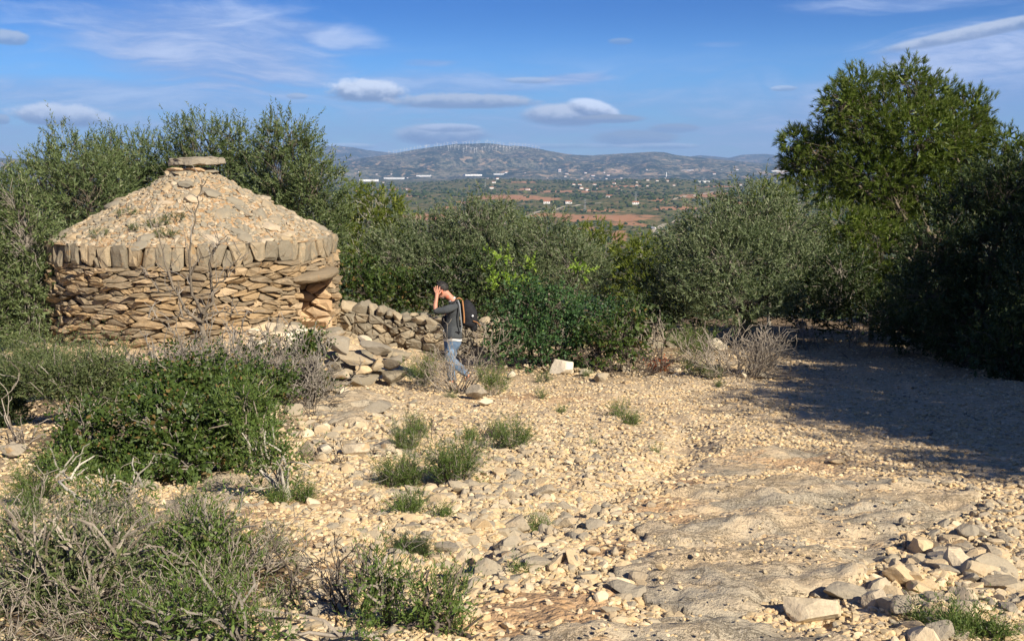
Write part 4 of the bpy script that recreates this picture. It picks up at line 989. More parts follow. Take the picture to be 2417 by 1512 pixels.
tree('pine_bush', 'low spreading bright pine between the round olive and the dark olive', 'pine', 'pine_needle', 2060, 26,
     [(1990, 530, 70, 36), (2060, 560, 80, 45), (2100, 620, 70, 50), (1990, 610, 70, 60), (2040, 690, 100, 55)], dens=34, trunk=.07, cat='bush')
tree('olive_tree', 'dark wild olive filling the right edge of the clearing, shade put into its leaf colour', 'dark', 'dark_leaf', 2300, 20.5,
     [(2370, 450, 90, 70), (2270, 500, 80, 70, .5), (2220, 600, 80, 80), (2340, 600, 120, 100, -.3), (2200, 700, 80, 70), (2330, 740, 110, 90, -.4), (2430, 560, 120, 150), (2440, 760, 120, 110), (2260, 800, 90, 50, .4), (2360, 830, 100, 50, -.2)], dens=34, trunk=.15, twigs=1.3)  # dark leaf colour stands in for the shade falling on this tree
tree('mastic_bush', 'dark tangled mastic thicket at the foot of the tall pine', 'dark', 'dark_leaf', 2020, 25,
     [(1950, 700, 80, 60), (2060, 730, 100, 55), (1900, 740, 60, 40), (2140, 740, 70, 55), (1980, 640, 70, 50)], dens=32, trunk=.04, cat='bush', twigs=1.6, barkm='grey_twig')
tree('mastic_bush', 'dark mastic bush under the left of the big round olive', 'dark', 'dark_leaf', 1570, 25.6,
     [(1540, 700, 60, 60), (1600, 740, 80, 45), (1510, 760, 50, 35)], dens=30, trunk=.04, cat='bush', twigs=1.8, barkm='grey_twig')
tree('mastic_bush', 'green mastic bush behind the wall left of the man', 'oak', 'oak_leaf', 900, 26,
     [(860, 690, 70, 45), (930, 690, 70, 45), (840, 640, 50, 40), (980, 690, 40, 40)], dens=60, trunk=.04, cat='bush', lscale=1.7, barkm='dark_twig')
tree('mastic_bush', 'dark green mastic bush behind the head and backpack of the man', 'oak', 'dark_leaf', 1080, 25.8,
     [(1080, 650, 70, 50), (1150, 660, 60, 60), (1020, 690, 50, 50), (1110, 720, 80, 40), (1200, 700, 60, 60)], dens=60, trunk=.04, cat='bush', lscale=1.7, barkm='grey_twig', twigs=1.6)
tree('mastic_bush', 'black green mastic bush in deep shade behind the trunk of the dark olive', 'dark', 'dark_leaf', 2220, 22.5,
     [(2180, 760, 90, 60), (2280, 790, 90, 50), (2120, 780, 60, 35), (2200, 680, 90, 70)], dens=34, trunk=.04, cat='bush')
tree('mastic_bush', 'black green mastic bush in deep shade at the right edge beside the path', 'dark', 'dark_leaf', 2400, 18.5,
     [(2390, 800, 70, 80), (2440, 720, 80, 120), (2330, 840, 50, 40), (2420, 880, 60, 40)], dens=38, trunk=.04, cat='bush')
# ---- the carob and its neighbours
tree('carob_bush', 'dense dark green carob bush with round leaves right of the man', 'carob', 'carob_leaf', 1300, 20.2,
     [(1215, 750, 60, 50), (1270, 800, 110, 55), (1310, 730, 70, 50), (1380, 760, 70, 50), (1200, 820, 50, 35), (1340, 830, 80, 28), (1250, 700, 50, 40), (1440, 745, 45, 40)], dens=40, trunk=.05, cat='bush', barkm='dark_twig', twigs=.8)
tree('carob_sprays', 'tall bright carob shoots rising above the dense carob bush', 'carob', 'new_leaf', 1250, 21.2,
     [(1185, 605, 24, 14), (1165, 655, 16, 14), (1250, 640, 16, 30), (1200, 670, 30, 14), (1370, 640, 16, 12)], dens=16, trunk=.03, cat='bush', barkm='dark_twig', twigs=1, crownname='leaves')
tree('mastic_bush', 'half bare mastic bush with tangled stems right of the carob', 'oak', 'oak_leaf', 1440, 19.8,
     [(1440, 800, 60, 40), (1480, 830, 45, 25), (1400, 830, 40, 30), (1490, 760, 30, 25)], dens=36, trunk=.04, cat='bush', lscale=1.5, barkm='dark_twig', twigs=5)
tree('mastic_bush', 'small mastic bush in front of the tumbled wall', 'oak', 'dark_leaf', 1540, 22.5,
     [(1545, 775, 40, 25), (1500, 740, 30, 30)], dens=34, trunk=.03, cat='bush', lscale=1.6, barkm='grey_twig', twigs=3)

# ---- trees standing to the right of the frame that shade the path
def shade_tree(label, x, y, h, r, seed):
    rng = np.random.default_rng(seed); z = gz(x, y); lob = []
    for i in range(9):
        a = i*2.4; rr = r*(.55 if i % 2 else .25); lob.append(((x+rr*math.cos(a), y+rr*math.sin(a), z+h*(.35+.6*i/9)), (r*.55, r*.55, h*.17)))
    return plant('pine_tree', label, 'tree', (x, y, z), lob, 'shade', 'pine_needle', dens=20, trunk=.14, seed=seed, quad=True, core=.5, twigs=.3)
for i, (x, y, h, r) in enumerate(((10.6, 2.6, 6.0, 2.3), (11.0, 6.2, 6.4, 2.6), (12.3, 10.4, 6.6, 2.8))):
    shade_tree(['pine nearest the photographer out of view that shades the near path', 'second pine out of view along the path', 'third pine out of view along the path', 'fourth pine out of view beside the dark olive', 'tall pine out of view behind the second pine', 'tall pine out of view behind the third pine'][i], x, y, h, r, 70+i)

src = [o for o in COL.objects if o.name.startswith('pine_tree') and 'out of view' in o.get('label', '')]  # copied below as extra unseen pines, added to block sky light
for i, (x, y) in enumerate(((14.3, 14.2), (15.6, 5.5), (16.5, 11.5), (19, 3), (20, 9), (21, 16), (15.5, 19), (18.5, 23), (23, 28), (13.5, -1.5), (18, -3), (27, 6), (27, 14), (17.5, 28), (21, 34))):
    s0 = src[i % len(src)]; r = s0.copy(); COL.objects.link(r); r.location = (x, y, gz(x, y)); r.rotation_euler = (0, 0, i*1.3); r.scale = (1, 1, 1.3 if i in (0, 1, 2, 6) else 1); r['label'] = 'unseen pine added on the right to block sky light, standing ' + ['fourth along the path', 'behind the second pine near', 'behind the third pine near', 'behind the near path', 'behind the second pine', 'by the third pine', 'beside the dark olive', 'behind the dark olive', 'furthest along the slope', 'beside the photographer', 'behind the photographer', 'deep among the added pines near', 'deep among the added pines far', 'past the dark olive', 'past the tall pine'][i]
    for ch in s0.children: c = ch.copy(); COL.objects.link(c); c.parent = r
# ------------------------------------------------------------------ shrubs of the clearing
def bare(rng, n, h, spread, lean=(0, 0), levels=3, r0=.012, kids=3, curve=.35, thin=.0022, start=.03, ratio=.55):
    """bare branching stems rising from the origin; returns list of tube paths and the tips"""
    paths, tips = [], []
    def grow(p, d, ln, r, lv):
        m = 6; pts = [p]; q = p.copy(); dd = d.copy()
        for i in range(m-1):
            dd = unit(dd+rng.normal(0, curve/2.2, 3)+np.array([0, 0, .06])); q = q+dd*ln/(m-1); pts.append(q)
        rr = np.linspace(r, max(thin, r*.45), m); paths.append((np.array(pts), rr))
        if lv <= 0: tips.append((q, dd)); return
        for k in range(kids):
            i = rng.integers(2, m); grow(pts[i], unit(dd+rng.normal(0, .55, 3)), ln*ratio*rng.uniform(.7, 1.25), max(thin, rr[i]*.65), lv-1)
        tips.append((q, dd))
    for i in range(n):
        a = rng.uniform(0, 6.3); s = spread*math.sqrt(rng.random())
        d = unit(np.array([math.cos(a)*s+lean[0], math.sin(a)*s+lean[1], 1.0])); grow(np.array([math.cos(a)*start, math.sin(a)*start, -.05]), d, h*rng.uniform(.45, .75), r0*rng.uniform(.6, 1.2), levels)
    return paths, tips
def dead_shrub(px, Y, h, spread, label, n=9, barkm='dead_twig', lean=(0, 0), levels=3, r0=.012, kids=3, seed=0, leaf=None, thin=.0025, start=.05, dx=0, kind='fine', per=1, lsc=1.0, name='dead_shrub', cat='shrub', ratio=.55, curve=.35):
    rng = np.random.default_rng(seed+int(px)); f = foot(px, Y); root = empty(name, f, label, cat)
    p, t = bare(rng, n, h, spread, lean, levels, r0, kids, curve, thin, start, ratio)
    add('stems', tubes(p, 3).mesh('stems', True), MATS[barkm], root)
    if leaf:
        if name == 'near_shrub': t = [q for q in t if rng.random() < .5]
        O = np.array([q for q, d in t]); D = np.array([d for q, d in t]); K = KIND[kind]
        O = np.repeat(O, per, 0)-np.repeat(D, per, 0)*rng.uniform(.0, .12, (len(O)*per, 1)); D = unit(np.repeat(D, per, 0)+rng.normal(0, .35, (len(O), 3)))
        V, F = leaves_mesh(rng, O, D, K[0]*lsc*rng.uniform(.6, 1.3, len(O)), K[1]*lsc, K[2]*lsc, K[3], K[4]); add('leaves', mesh_np('leaves', V, F), MATS[leaf], root)
    return root
def bush(name, label, kind, leaf, px, Y, lobes, **kw):
    return tree(name, label, kind, leaf, px, Y, lobes, cat='shrub', **{**dict(trunk=.03, core=1.5), **kw})
OAK = dict(dens=230, lscale=1.2, barkm='grey_twig', twigs=1.6, twr=.003)
bush('oak_bush', 'low kermes oak bush at the front left of the big thicket', 'oak', 'oak_leaf', 260, 8.4, [(200, 1020, 60, 50), (270, 1060, 80, 45), (230, 1110, 55, 30), (330, 1085, 60, 40), (150, 1090, 50, 35), (270, 1120, 50, 25, -.2)], **OAK)
bush('oak_bush', 'glossy kermes oak bush at the front centre of the thicket', 'oak', 'oak_leaf', 420, 8.3, [(380, 960, 90, 60, .6), (460, 1010, 80, 55, .2), (420, 1070, 90, 45), (380, 1110, 50, 25, -.2), (350, 990, 50, 50), (440, 1100, 50, 25, -.3), (310, 1110, 40, 25, -.2)], **OAK)
bush('oak_bush', 'kermes oak bush at the front right of the thicket with brown leaves below', 'oak', 'oak_leaf', 540, 8.7, [(540, 980, 70, 55), (600, 1010, 45, 40), (520, 1060, 70, 40, -.2), (560, 930, 60, 45, .6), (590, 1050, 50, 35, -.2), (510, 1090, 40, 22, -.5)], **OAK)
bush('oak_bush', 'dark kermes oak bush in the middle of the thicket', 'oak', 'oak_leaf', 420, 12.3, [(300, 920, 90, 45), (420, 905, 90, 45), (530, 905, 80, 45), (620, 910, 60, 45), (250, 960, 60, 40)], **{**OAK, 'dens': 200, 'lscale': 1.5, 'twigs': 2})
bush('oak_bush', 'half bare grey kermes oak bush against the hut wall', 'oak', 'oak_leaf', 430, 14.6, [(360, 860, 60, 30), (460, 855, 70, 35), (560, 850, 60, 35), (420, 820, 40, 20)], **{**OAK, 'dens': 16, 'lscale': 1.3, 'twigs': 26, 'core': .25})
bush('oak_bush', 'half bare grey kermes oak bush left of the stone pier', 'oak', 'oak_leaf', 670, 14.2, [(640, 850, 50, 40), (700, 880, 45, 40), (600, 850, 40, 40)], **{**OAK, 'dens': 22, 'lscale': 1.3, 'twigs': 20, 'core': .25})
bush('mastic_bush', 'small leafy green bush touching the left side of the stone pier', 'oak', 'oak_leaf', 730, 15.6, [(730, 810, 38, 26), (745, 835, 22, 24), (700, 830, 26, 26), (740, 905, 35, 30, -.5), (715, 915, 30, 20, -.5)], **{**OAK, 'dens': 110, 'lscale': 1.5, 'twigs': .6})
for k, (px, Y, h, sp, lab) in enumerate(((520, 14.0, .92, .9, 'tangle of grey twigs rising over the middle of the thicket'), (360, 13.8, .80, .9, 'tangle of grey twigs at the left of the thicket in front of the hut wall'), (660, 13.6, .76, .8, 'tangle of grey twigs at the right end of the thicket'), (590, 13.9, .85, .9, 'tangle of grey twigs right of the bare tree'))):
    dead_shrub(px, Y, h, sp, lab, n=34, barkm='grey_twig', levels=3, r0=.012, kids=3, seed=k, thin=.0055, start=.35, ratio=.62)
bush('rosemary_bush', 'grey green rosemary bush below the left corner of the hut', 'fine', 'pale_rosemary_leaf', 170, 14.5, [(100, 855, 70, 35), (200, 900, 80, 30), (50, 880, 70, 45), (230, 920, 70, 30)], dens=170, lscale=2.0, barkm='grey_twig', twigs=1.2)
bush('rosemary_bush', 'grey green rosemary bush right of the heap of dead branches', 'fine', 'pale_rosemary_leaf', 180, 11.5, [(150, 900, 70, 40), (220, 930, 60, 45), (90, 900, 50, 40), (250, 870, 50, 30)], dens=300, lscale=1.8, barkm='grey_twig', twigs=1)
bush('rosemary_bush', 'bush at the left edge beside the dead branches, coloured dark for shade', 'fine', 'dark_leaf', 15, 11.8, [(10, 930, 45, 55), (30, 980, 35, 35), (-60, 930, 60, 80)], dens=260, lscale=2.0, barkm='dark_twig', twigs=1)  # leaves and twigs coloured dark to carry the shade
dead_shrub(90, 10.6, .75, 1.5, 'heap of dead curved branches under the left rosemary', n=14, barkm='dead_twig', lean=(.7, -.1), levels=2, r0=.02, kids=2, seed=3, thin=.005, start=.3, name='dead_branches', cat='dead wood')
dead_shrub(140, 10.2, .5, 1.8, 'loose dead sticks lying below the rosemary at the left', n=12, barkm='dead_twig', lean=(.9, .1), levels=1, r0=.012, kids=3, seed=5, thin=.004, start=.4, name='dead_branches', cat='dead wood')
bush('rosemary_bush', 'green rosemary bush leaning over the right end of the thicket', 'fine', 'rosemary_leaf', 590, 8.3, [(585, 960, 50, 38), (610, 1000, 36, 40), (560, 1000, 40, 40)], dens=380, lscale=1.5, barkm='dead_twig', twigs=1)
bush('rosemary_bush', 'rosemary bush with a pale bent trunk at the right corner of the thicket', 'fine', 'rosemary_leaf', 640, 7.2, [(640, 1070, 42, 30), (680, 1090, 35, 25), (600, 1080, 35, 28), (675, 1160, 30, 18), (615, 1120, 25, 16)], dens=380, lscale=1.3, barkm='pale_twig', twigs=1.4)
dead_shrub(655, 7.05, .42, .5, 'pale twisted bare stems of the bent rosemary', n=4, barkm='pale_twig', lean=(-.55, .1), levels=2, r0=.022, kids=2, seed=8, thin=.004, name='dead_shrub')
def tuft(px, py, w, h, label, leaf='rosemary_leaf', kind='fine', n=16, sc=1.0, seed=0, per=3, name='rosemary_tuft', barkm='grey_twig', spread=None, lean=(0, 0)):
    g = ground_at(px, py+h/2*.9); k = g.y/FPX; H_ = h*k*1.25
    return dead_shrub(px, g.y, H_*1.0, (w/h*.55 if spread is None else spread), label, n=n, barkm=barkm, levels=1, r0=.006, kids=4, seed=seed, leaf=leaf, thin=.002, start=w*k*.16, kind=kind, per=per, lsc=sc*max(.7, H_*2.3), name=name, cat='plant', lean=lean, curve=.22)
TUFTS = []
for a in ((1068, 1098, 92, 95, 'tallest upright rosemary tuft in the middle of the rubble', 34), (925, 1112, 70, 80, 'rosemary tuft left of the tallest one', 24), (965, 1115, 50, 75, 'thin grey stemmed tuft between two green tufts', 10),
          (955, 1030, 62, 62, 'grey green tuft above the pair of tufts', 20), (985, 1005, 44, 50, 'bright green tuft just behind the grey green one', 16), (957, 1190, 58, 52, 'round bright rosemary tuft below the pair', 22),
          (1210, 1028, 82, 66, 'spreading rosemary tuft right of the tallest one', 26), (1170, 1015, 50, 40, 'low tuft touching the left of the spreading one', 12), (1110, 1025, 36, 36, 'small tuft between dead twigs', 10),
          (1037, 1208, 34, 26, 'tiny tuft right of the round bright one', 8), (1268, 1240, 44, 40, 'thin sparse tuft among the coarse stones', 9), (1232, 1335, 22, 22, 'tiny green tuft beside a flat stone', 6),
          (1465, 965, 30, 36, 'green tuft leading a row of three on the open track', 9), (1482, 985, 30, 30, 'middle green tuft on the open track', 8), (1500, 990, 26, 24, 'rightmost green tuft on the open track', 8),
          (1632, 825, 66, 60, 'green bush tuft left of the dead shrub at the far edge', 26), (1644, 870, 54, 36, 'bright grassy tuft below the far bush', 22), (1690, 880, 50, 26, 'low green plants at the foot of the far dead shrub', 10), (1700, 905, 22, 16, 'tiny plant at the corner of the track', 6),
          (1280, 890, 34, 26, 'small tuft in the stones left of the white block', 10), (1390, 880, 30, 18, 'small tuft between the white block and the lichen stone', 8), (1276, 930, 20, 24, 'tiny tuft on the bare earth', 6), (1330, 965, 24, 18, 'tiny tuft on the open gravel', 5), (1405, 1042, 18, 14, 'tiny green sprout in the gravel', 4),
          (1550, 1060, 18, 12, 'tiny sprout on the pale gravel right', 4), (1165, 905, 60, 60, 'green and brown undershrub right of the dead shrub', 18), (990, 885, 60, 60, 'dark green rosemary left of the dead shrub', 24), (635, 1165, 44, 40, 'small tuft at the foot of the bent rosemary', 12), (700, 1160, 40, 44, 'green tuft on the right of the bent trunk', 14),
          (60, 1150, 70, 100, 'upright rosemary near the left edge', 22), (30, 1200, 50, 60, 'small rosemary at the very left edge', 14), (960, 800, 16, 18, 'small green sprout on top of the bank', 6), (1060, 930, 20, 14, 'green sprout under the pointed boulder', 6),
          (2300, 1485, 90, 60, 'low green plant in the dark rubble at the lower right', 24), (2380, 1470, 60, 60, 'second low green plant nearest the lower right corner', 18), (2210, 1455, 30, 30, 'tiny plant beside the bottom grey boulder', 8)):
    TUFTS.append((a[0], a[1], a[4])); tuft(*a[:4], a[4], n=a[5], seed=int(a[0]), per=3)
tuft(970, 1286, 66, 46, 'low dark grey cushion plant above the round grey stone', leaf='dark_leaf', n=40, per=4, barkm='dark_twig', sc=.7, spread=1.1)
bush('rosemary_bush', 'feathery rosemary in front of the flat grey bedrock', 'fine', 'rosemary_leaf', 255, 5.95, [(250, 1180, 60, 35), (300, 1200, 40, 30), (210, 1200, 45, 30), (330, 1150, 25, 20), (150, 1110, 50, 35, .6)], dens=420, lscale=1.2, barkm='pale_twig', twigs=1.5)
# near left mass
dead_shrub(60, 4.3, .40, 1.7, 'large dead shrub with pale dense twigs filling the lower left corner', n=80, barkm='dead_twig', lean=(.9, .35), levels=3, r0=.0055, kids=3, seed=11, thin=.0021, start=.55, ratio=.6, leaf='pale_rosemary_leaf', per=1, lsc=.4, name='near_shrub')
dead_shrub(330, 4.5, .33, 1.7, 'near dead shrub with pale arching twigs right of the corner one', n=64, barkm='dead_twig', lean=(.8, .2), levels=3, r0=.005, kids=3, seed=12, thin=.0021, start=.4, ratio=.6, leaf='rosemary_leaf', per=1, lsc=.45, name='near_shrub')
dead_shrub(180, 5.0, .27, 1.8, 'back part of the near shrub with grey upright twigs', n=30, barkm='grey_twig', lean=(.3, .2), levels=3, r0=.005, kids=3, seed=13, thin=.0015, start=.5, ratio=.6, leaf='pale_rosemary_leaf', per=1, lsc=.45, name='near_shrub')
bush('rosemary_bush', 'near rosemary bush on the right flank of the dead shrubs', 'rosemary', 'rosemary_leaf', 470, 4.6, [(480, 1235, 45, 35), (520, 1290, 50, 50), (530, 1370, 60, 50), (430, 1300, 60, 50), (440, 1380, 70, 50)], dens=520, lscale=.95, barkm='grey_twig', twigs=1.5)
bush('rosemary_bush', 'bright rosemary at the bottom edge below the dead shrubs', 'rosemary', 'rosemary_leaf', 480, 3.75, [(430, 1460, 80, 50), (530, 1450, 60, 50), (600, 1500, 60, 40), (350, 1500, 80, 50)], dens=560, lscale=.85, barkm='grey_twig', twigs=1.5)
bush('rosemary_bush', 'olive green rosemary growing through the twigs at the lower left', 'rosemary', 'pale_rosemary_leaf', 120, 4.3, [(60, 1290, 80, 40), (180, 1290, 80, 40), (120, 1350, 100, 50), (270, 1310, 60, 40), (60, 1420, 90, 60), (250, 1400, 90, 50)], dens=300, lscale=.9, barkm='dead_twig', twigs=4)
bush('rosemary_bush', 'tall loose rosemary at the bottom centre', 'rosemary', 'rosemary_leaf', 905, 3.95, [(890, 1345, 28, 28), (905, 1390, 40, 35), (940, 1385, 30, 25), (900, 1440, 42, 40), (925, 1470, 40, 30), (870, 1400, 25, 30)], dens=800, lscale=.72, barkm='dead_twig', twigs=2)
bush('rosemary_bush', 'dense bright rosemary at the bottom centre right of the loose one', 'rosemary', 'rosemary_leaf', 1030, 3.85, [(1010, 1420, 50, 40), (1060, 1410, 40, 40), (1050, 1470, 50, 45), (990, 1470, 40, 35), (1075, 1500, 30, 25)], dens=800, lscale=.72, barkm='dark_twig', twigs=1)
bush('rosemary_bush', 'small rosemary at the bottom edge left of the centre', 'rosemary', 'rosemary_leaf', 850, 3.6, [(850, 1512, 40, 25), (660, 1500, 40, 30)], dens=700, lscale=.65, barkm='dead_twig', twigs=1)
dead_shrub(790, 4.35, .40, 1.6, 'sprawling bare dark branches on the stones at the bottom centre', n=12, barkm='dark_twig', lean=(-.5, 0), levels=2, r0=.012, kids=3, seed=21, thin=.002, start=.10, name='dead_branches', cat='dead wood', curve=.5)
dead_shrub(840, 4.4, .42, .7, 'bare upright branches beside the loose rosemary', n=7, barkm='grey_twig', lean=(-.2, .1), levels=2, r0=.010, kids=3, seed=22, thin=.002, start=.05, name='dead_branches', cat='dead wood')
dead_shrub(820, 9.0, .22, 2.0, 'flat tangle of dark dead twigs under the lichen boulders', n=16, barkm='dark_twig', lean=(0, 0), levels=2, r0=.006, kids=3, seed=23, thin=.003, start=.25, name='dead_branches', cat='dead wood')
dead_shrub(1060, 9.9, .28, 1.8, 'flat tangle of dark dead twigs between the rosemary tufts', n=16, barkm='dark_twig', lean=(0, 0), levels=2, r0=.006, kids=3, seed=24, thin=.003, start=.4, name='dead_branches', cat='dead wood')
dead_shrub(1082, 16.2, 1.15, .95, 'bare dead shrub in front of the legs of the walking man', n=15, barkm='dead_twig', lean=(.12, 0), levels=3, r0=.015, kids=3, seed=25, thin=.0032, start=.06, ratio=.5)
dead_shrub(1060, 16.3, .8, 1.2, 'low dead twigs spreading left of the bare dead shrub', n=9, barkm='dead_twig', lean=(-.6, 0), levels=2, r0=.010, kids=3, seed=26, thin=.0035, start=.1)
dead_shrub(1740, 18.8, 1.0, 1.3, 'wide grey dead shrub at the foot of the big round olive', n=50, barkm='dead_twig', lean=(.15, -.1), levels=2, r0=.012, kids=4, seed=27, thin=.005, start=.35)
dead_shrub(1540, 21.6, 1.2, .6, 'bare leaning stems between the carob and the round olive', n=7, barkm='dead_twig', lean=(-.5, 0), levels=2, r0=.02, kids=3, seed=28, thin=.006, start=.2)
dead_shrub(1470, 19.4, .7, 1.3, 'tangle of dark dead stems under the half bare mastic', n=22, barkm='dark_twig', lean=(.2, 0), levels=2, r0=.012, kids=3, seed=29, thin=.005, start=.5, name='dead_branches', cat='dead wood')
dead_shrub(1560, 19.6, .20, .5, 'small red leaved sapling at the far edge of the clearing', n=5, barkm='dark_twig', levels=1, r0=.005, kids=3, seed=30, leaf='red_leaf', kind='oak', per=3, lsc=1.4, thin=.003, start=.04, name='sapling', cat='plant')
dead_shrub(2270, 5.3, .16, 2.2, 'flat dead twigs in the dark rubble on the right', n=16, barkm='dark_twig', lean=(.4, 0), levels=1, r0=.004, kids=3, seed=31, thin=.002, start=.2, name='dead_branches', cat='dead wood')
dead_shrub(745, 1512/1512*12.5, .35, 1.2, 'short dark twigs at the edge of the grey rock shelf', n=6, barkm='dark_twig', lean=(.9, 0), levels=1, r0=.007, kids=3, seed=32, thin=.003, start=.1, name='dead_branches', cat='dead wood')
dead_shrub(2000, 23.0, .9, 1.0, 'bare grey stems in the shade below the tall pine', n=14, barkm='grey_twig', levels=2, r0=.012, kids=3, seed=33, thin=.006, start=.8)
# the gnarled bare tree against the hut wall
def bare_tree():
    Y = 17.0; f = foot(470, Y); f = (f[0], f[1], at(480, 800, Y).z-.5); root = empty('bare_tree', f, 'small gnarled leafless tree standing against the hut wall', 'tree'); rng = np.random.default_rng(44); B = np.array(f); O_, T = [], []
    def P(px, py, dy=0): return np.array(at(px, py, Y+dy))-B
    def limb(pts, r0, r1): 
        p = np.array([P(*q) for q in pts]); t = np.linspace(0, 1, len(p)); tt = np.linspace(0, 1, len(p)*3)
        q = np.stack([np.interp(tt, t, p[:, i]) for i in range(3)], -1)+rng.normal(0, .012, (len(tt), 3)); O_.append((q, .72*(r0+(r1-r0)*tt)))
        for k in range(int(len(tt)*.9)):
            i = rng.integers(2, len(tt)); d = unit(rng.normal(size=3)+[0, 0, .9]); ln = rng.uniform(.15, .5); T.append(wander(rng, q[i], q[i]+d*ln, 5, .009, .0035, .3))
    limb([(482, 840), (485, 800, .0), (470, 760, .1), (480, 730)], .075, .05)
    limb([(480, 740), (500, 715), (500, 680, .1), (494, 620), (505, 585), (540, 560)], .05, .008)
    limb([(476, 760), (440, 735), (420, 700), (395, 640), (378, 560), (345, 500)], .045, .007)
    limb([(478, 735), (452, 690), (446, 600), (455, 540), (468, 470), (480, 425)], .04, .006)
    limb([(480, 745), (520, 735), (560, 745), (600, 735)], .03, .006)
    limb([(478, 760), (430, 745), (380, 760), (340, 745)], .03, .006)
    limb([(500, 680), (530, 660), (545, 630), (570, 600)], .022, .005); limb([(420, 700), (380, 690), (350, 650), (320, 640)], .022, .005); limb([(450, 650), (470, 610), (500, 600), (520, 570)], .02, .005)
    add('trunk', tubes(O_, 6).mesh('trunk', True), MATS['bark'], root); add('twigs', tubes(T, 3).mesh('twigs'), MATS['grey_twig'], root)
bare_tree()
# small plants growing on the roof of the hut
for k, (px, py, w) in enumerate(((412, 512, 44), (330, 535, 50), (300, 500, 40), (395, 548, 36), (240, 548, 50), (375, 525, 36))):
    rng = np.random.default_rng(k+90); Yr = 20.9+k*.05; c = at(px, py, Yr)
    # drop onto the cone: solve along the view ray
    best = None
    for Yt in np.linspace(20.0, 23.5, 200):
        q = at(px, py+6, Yt); rr = math.hypot(q.x-HUTC[0], q.y-HUTC[1]); zc = -1.475+np.interp(-rr, [-2.97, -2.75, -2.3, -1.7, -1.15, -.7, -.42, 0], [-.03, .05, .30, .62, .93, 1.2, 1.34, 1.36])
        if rr < 2.9 and q.z <= zc: best = q; break
    if best is None: continue
    o = empty('roof_plant', tuple(best), ['dark cushion plant in the centre of the rubble roof', 'grey creeping plant low on the rubble roof', 'grey creeping plant at the upper left of the rubble roof', 'small grey plant near the rim in the middle', 'grey creeping plant at the left rim of the roof', 'thin grey plant left of the dark cushion plant'][k], 'plant')
    p, t = bare(rng, 16, .14, 2.2, levels=1, r0=.004, kids=4, thin=.002, start=.10)
    O = np.array([q for q, d in t]); D = np.array([d for q, d in t]); V, F = leaves_mesh(rng, O, D, np.full(len(O), .10), .035, .012, 12, .9)
    add('stems', tubes(p, 3).mesh('stems'), MATS['dark_twig'], o); add('leaves', mesh_np('leaves', V, F), MATS['pale_rosemary_leaf' if k else 'dark_leaf'], o)
# dry litter and needles under the thickets
def litter():
    rng = np.random.default_rng(77); n = 9000; P_ = []
    for (px, py, rad, k) in ((1330, 850, 1.8, 1.6), (1150, 870, .8, .5), (300, 980, 2.2, 1.5), (100, 1040, 1.4, 1), (1850, 820, 1.8, 1), (1500, 840, 1.5, 1), (250, 1400, 1.0, 1), (700, 1470, .5, .5), (2200, 830, 3.5, 1.5)):
        g = ground_at(px, py); m = int(n*k/9); P_.append(np.stack([g.x+rng.normal(0, rad*.6, m), g.y+rng.normal(0, rad*.7, m)], -1))
    P_ = np.vstack(P_); m = len(P_); z = H(P_[:, 0], P_[:, 1])+.012; a = rng.uniform(0, 6.3, m); L_ = rng.uniform(.02, .14, m); w = rng.uniform(.003, .008, m)
    d = np.stack([np.cos(a), np.sin(a), rng.normal(0, .15, m)], -1); s = np.stack([-np.sin(a), np.cos(a), rng.normal(0, .3, m)], -1); c = np.column_stack([P_, z])
    V = np.stack([c-d*L_[:, None]/2, c+s*w[:, None], c+d*L_[:, None]/2, c-s*w[:, None]], 1).reshape(-1, 3)
    tag(add('dry_litter', mesh_np('dry_litter', V, np.arange(len(V)).reshape(-1, 4)), MATS['dark_twig']), 'dry brown twigs and leaf litter under the bushes', kind='stuff')
litter()

# name the loose stones by what they lie beside
def name_stones():
    marks = [(a, b, l) for a, b, _, _, l, _ in BOULD]+[(k[0], k[1], k[2]) for k in TUFTS]; cand = {}
    for o, px, py, s, fl, grey in LOOSE:
        d = [(math.hypot(px-a, (py-b)*2.2), a, b, l) for a, b, l in marks]; d.sort(); q = d[0]
        if q[0] > 170: continue
        side = 'in front of' if py-q[2] > abs(px-q[1])*.5 else ('behind' if q[2]-py > abs(px-q[1])*.5 else ('left of' if px < q[1] else 'right of'))
        size = 'small' if s < .030 else ('middling' if s < .045 else 'large'); col = 'grey' if grey else 'pale'; shp = 'flat' if fl < .5 else 'blocky'
        short = ' '.join(q[3].split()[:7]); 
        while short.split()[-1] in ('the', 'of', 'a', 'an', 'with', 'at', 'in', 'on', 'by', 'near', 'its', 'his', 'and', 'to', 'just', 'below', 'between', 'among', 'beside', 'under', 'above', 'behind', 'left', 'right', 'against', 'bottom', 'lower', 'very', 'casting', 'leaning', 'wedged', 'touching', 'half', 'leading'): short = ' '.join(short.split()[:-1])
        cand.setdefault(f'{size} {shp} {col} stone {side} the {short}', []).append(o)
    for k, v in cand.items():
        if len(v) == 1: v[0]['label'] = k
name_stones()
